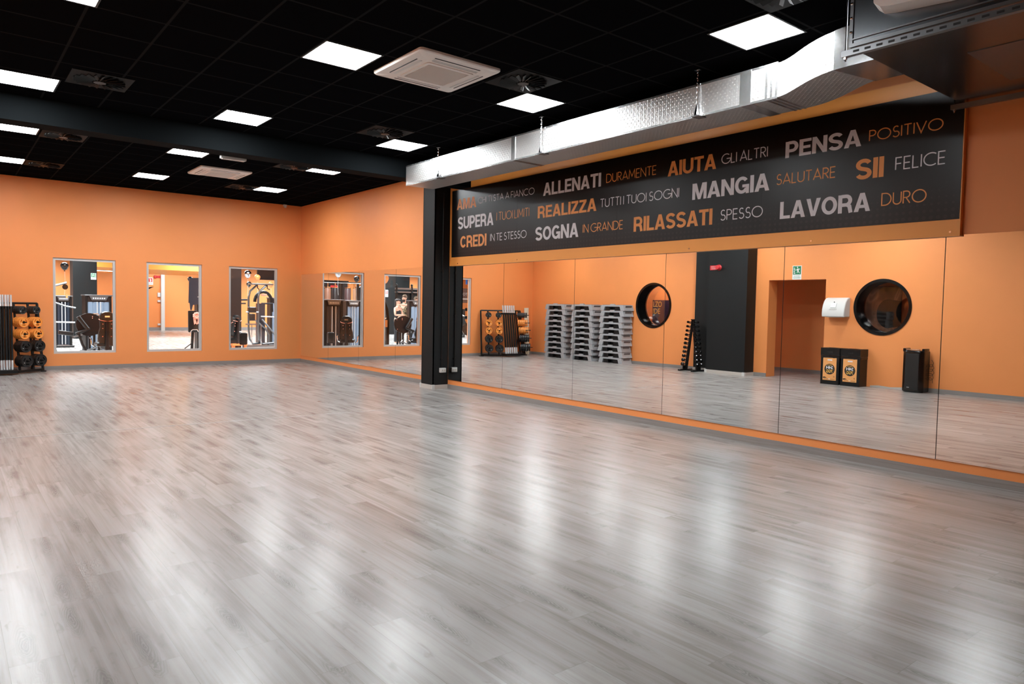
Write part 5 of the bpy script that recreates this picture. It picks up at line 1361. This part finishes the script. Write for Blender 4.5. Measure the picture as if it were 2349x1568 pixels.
# ================================================================== PEOPLE (seen in the mirror)
def skin_obj(name, verts, edges, radii, material, parent, sub=2, root=0):
    me = bpy.data.meshes.new(name); me.from_pydata([tuple(v) for v in verts], edges, []); me.materials.append(material)
    o_ = bpy.data.objects.new(name, me); COL.objects.link(o_); o_.parent = parent
    o_.modifiers.new('skin', 'SKIN')
    for i, d in enumerate(me.skin_vertices[0].data):
        r = radii[i]; d.radius = (r, r) if not isinstance(r, tuple) else r; d.use_root = (i == root)
    s_ = o_.modifiers.new('sub', 'SUBSURF'); s_.levels = sub; s_.render_levels = sub
    return o_
class Fig:
    def __init__(s): s.v = []; s.e = []; s.r = []
    def add(s, p, r, frm=None):
        s.v.append(V(p)); s.r.append(r)
        if frm is not None: s.e.append((frm, len(s.v) - 1))
        return len(s.v) - 1
    def chain(s, frm, pts):
        for p, r in pts: frm = s.add(p, r, frm)
        return frm
    def hand(s, frm, wrist, direction, palm_n):
        d = V(direction).normalized(); n_ = V(palm_n).normalized(); sd = d.cross(n_)
        w_ = V(wrist); pc = s.add(w_ + d * 0.05, (0.034, 0.018), frm)
        for k, (off, ln) in enumerate(((-0.03, 0.065), (-0.01, 0.078), (0.01, 0.072), (0.03, 0.058))):
            a = s.add(w_ + d * 0.095 + sd * off, 0.0095, pc); b_ = s.add(w_ + d * (0.095 + ln * .55) + sd * off + n_ * 0.008, 0.0088, a); s.add(w_ + d * (0.095 + ln) + sd * off + n_ * 0.022, 0.0075, b_)
        t1 = s.add(w_ + d * 0.04 + sd * -0.045 + n_ * 0.012, 0.011, pc); s.add(w_ + d * 0.085 + sd * -0.06 + n_ * 0.02, 0.009, t1)
def person(loc, rz, k, label, top_mat, leg_mat, shoe_mat, larm, rarm, hair='short', beard=False, sleeve=True):
    """1.80 m tall when k = 1, facing -Y; larm/rarm: elbow, wrist, hand direction"""
    e_ = empty('person', loc, rz, label, 'person'); e_.scale = (k, k, k)
    F = Fig()
    pel = F.add((0, 0, 0.96), (0.15, 0.11)); wst = F.add((0, 0.0, 1.12), (0.135, 0.095), pel); chs = F.add((0, 0.0, 1.33), (0.165, 0.11), wst); nk0 = F.add((0, 0.01, 1.49), 0.07, chs)
    nk = F.add((0, 0.0, 1.555), 0.056, nk0); h1 = F.add((0, -0.02, 1.645), (0.075, 0.088), nk); F.add((0, -0.01, 1.735), (0.072, 0.088), h1)
    for sx in (-1, 1):
        kn = F.chain(pel, [((sx * 0.095, 0, 0.86), 0.098), ((sx * 0.105, -0.01, 0.70), 0.085), ((sx * 0.11, -0.015, 0.50), 0.060), ((sx * 0.115, 0.0, 0.36), 0.058), ((sx * 0.12, 0.01, 0.10), 0.038)])
        F.chain(kn, [((sx * 0.125, 0.0, 0.045), 0.040), ((sx * 0.13, -0.09, 0.035), 0.038), ((sx * 0.135, -0.15, 0.03), 0.028)])
    for sx, (el, wr, hd) in ((-1, rarm), (1, larm)):
        w_ = F.chain(chs, [((sx * 0.17, 0.0, 1.445), 0.062), (V((sx * 0.20, 0, 1.43)).lerp(V(el), 0.5), 0.048), (el, 0.040), (V(el).lerp(V(wr), 0.45), 0.040), (wr, 0.026)])
        F.hand(w_, wr, hd, (0, -0.4, -1))
    skin_obj('body', F.v, F.e, F.r, M_SKIN, e_, 2)
    # clothing follows the same skeleton, slightly larger
    T = Fig(); a = T.add((0, 0, 0.93), (0.165, 0.125)); b0 = T.add((0, 0, 1.12), (0.15, 0.11), a); c0 = T.add((0, 0, 1.33), (0.18, 0.125), b0); T.add((0, 0.01, 1.44), (0.12, 0.09) if sleeve else (0.09, 0.075), c0)
    if sleeve:
        for sx, arm in ((-1, rarm), (1, larm)):
            q = V((sx * 0.20, 0, 1.43)).lerp(V(arm[0]), 0.55); T.chain(c0, [((sx * 0.17, 0, 1.44), 0.078), (q, 0.068)])
    skin_obj('top', T.v, T.e, T.r, top_mat, e_, 2)
    P = Fig(); a = P.add((0, 0, 1.0), (0.155, 0.118))
    p0 = P.add((0, 0, 0.93), (0.16, 0.122), a)
    for sx in (-1, 1): P.chain(p0, [((sx * 0.095, 0, 0.84), 0.108), ((sx * 0.105, -0.01, 0.68), 0.095), ((sx * 0.11, -0.015, 0.50), 0.076), ((sx * 0.115, 0.0, 0.34), 0.072), ((sx * 0.12, 0.01, 0.12), 0.058)])
    skin_obj('trousers', P.v, P.e, P.r, leg_mat, e_, 2)
    for sx in (-1, 1):
        b_ = MB(); b_.loft([[(sx * 0.13 + x, y, z) for x, y in _arc(0, -0.06, 0.055 * g, 0.15 * g, 0, 345, 15)] for z, g in ((0.0, 0.95), (0.02, 1.0), (0.05, 0.95), (0.085, 0.72))]); b_.build('shoe', shoe_mat, e_, angle=60)
    # face and hair
    b_ = MB(); b_.prism([(-0.018, 0), (0.018, 0), (0.008, 0.05), (-0.008, 0.05)], (0, -0.098, 1.645), (1, 0, 0), (0, 0, 1), (0, -0.022, 0)); b_.build('nose', M_SKIN, e_)
    for sx in (-1, 1):
        b_ = MB(); b_.sphere((sx * 0.032, -0.092, 1.70), 0.012, 8, (1.2, 0.6, 0.7)); b_.build('eye', M_INK, e_)
        b_ = MB(); b_.sphere((sx * 0.082, 0.0, 1.675), 0.03, 8, (0.35, 0.7, 1.1)); b_.build('ear', M_SKIN, e_)
    b_ = MB(); b_.box((0, -0.098, 1.615), (0.05, 0.012, 0.010)); b_.build('mouth', mat('lips', (0.4, 0.13, 0.11), 0.4), e_)
    b_ = MB()
    for i in range(9):
        pass
    rings = []
    for t, z in ((0, 1.70), (0.4, 1.76), (0.75, 1.805), (0.95, 1.825)):
        g = math.sqrt(max(0.02, 1 - t * t)); rings.append([(0.092 * g * math.cos(2 * PI * q / 20), 0.012 + 0.102 * g * math.sin(2 * PI * q / 20), z + (0.055 if math.sin(2 * PI * q / 20) < -0.4 and t < 0.3 else 0)) for q in range(20)])
    b_.loft(rings)
    if hair == 'long':
        b_.loft([[(0.075 * g * math.cos(2 * PI * q / 14), 0.085 + 0.045 * g * math.sin(2 * PI * q / 14), z) for q in range(14)] for z, g in ((1.76, 0.9), (1.62, 1.0), (1.45, 0.9), (1.30, 0.5))])
    b_.build('hair', M_HAIR if hair == 'long' else M_HAIR_B, e_, angle=80)
    if hair == 'long':
        b_ = MB(); b_.tube([(0.094 * math.cos(a), 0.0 + 0.104 * math.sin(a), 1.765) for a in [2 * PI * q / 20 for q in range(20)]], 0.012, 6, True); b_.build('headband', mat('grey_headband', (0.2, 0.2, 0.22), 0.8), e_)
    if beard:
        b_ = MB(); b_.loft([[(0.066 * g * math.cos(q), -0.045 + 0.068 * g * math.sin(q), z) for q in [PI + PI * i / 12 for i in range(13)]] for z, g in ((1.635, 1.02), (1.60, 1.06), (1.57, 0.9), (1.55, 0.6))], False, False); b_.build('beard', M_HAIR, e_)
    return e_
M_TEAL = mat('black_tank_cloth', (0.012, 0.013, 0.016), 0.8)
M_PALECLOTH = mat('pale_cloth', (0.55, 0.52, 0.47), 0.85)
M_TRACK = mat('black_track_cloth', (0.02, 0.022, 0.026), 0.8)
M_SNEAK = mat('white_sneaker', (0.8, 0.8, 0.82), 0.5)
person((0.66, 24.2, 0), 1.15, 1.07, 'bearded person in camouflage shirt pointing with an arm, reflected', M_CAMO, M_PALECLOTH, M_SNEAK,
       ((0.24, -0.05, 1.15), (0.20, -0.16, 0.95), (0, -0.5, -1)), ((-0.30, -0.27, 1.43), (-0.24, -0.55, 1.45), (0.1, -1, 0.0)), 'short', True)
person((1.12, 23.9, 0), -0.45, 0.985, 'person in black tank top with folded arms, reflected beside the pointing one', M_TEAL, M_TRACK, M_SNEAK,
       ((0.25, -0.06, 1.17), (0.02, -0.22, 1.18), (-1, 0.0, 0.0)), ((-0.25, -0.06, 1.16), (-0.02, -0.19, 1.15), (1, 0.0, 0.1)), 'long', False, False)
person((-0.12, 24.6, 0), -0.3, 1.04, 'dark haired person mostly hidden behind the reflected weight tower', M_TEAL, M_TRACK, M_SNEAK,
       ((0.25, -0.04, 1.15), (0.2, -0.2, 1.0), (0, -1, -0.3)), ((-0.25, -0.04, 1.15), (-0.2, -0.2, 1.0), (0, -1, -0.3)))
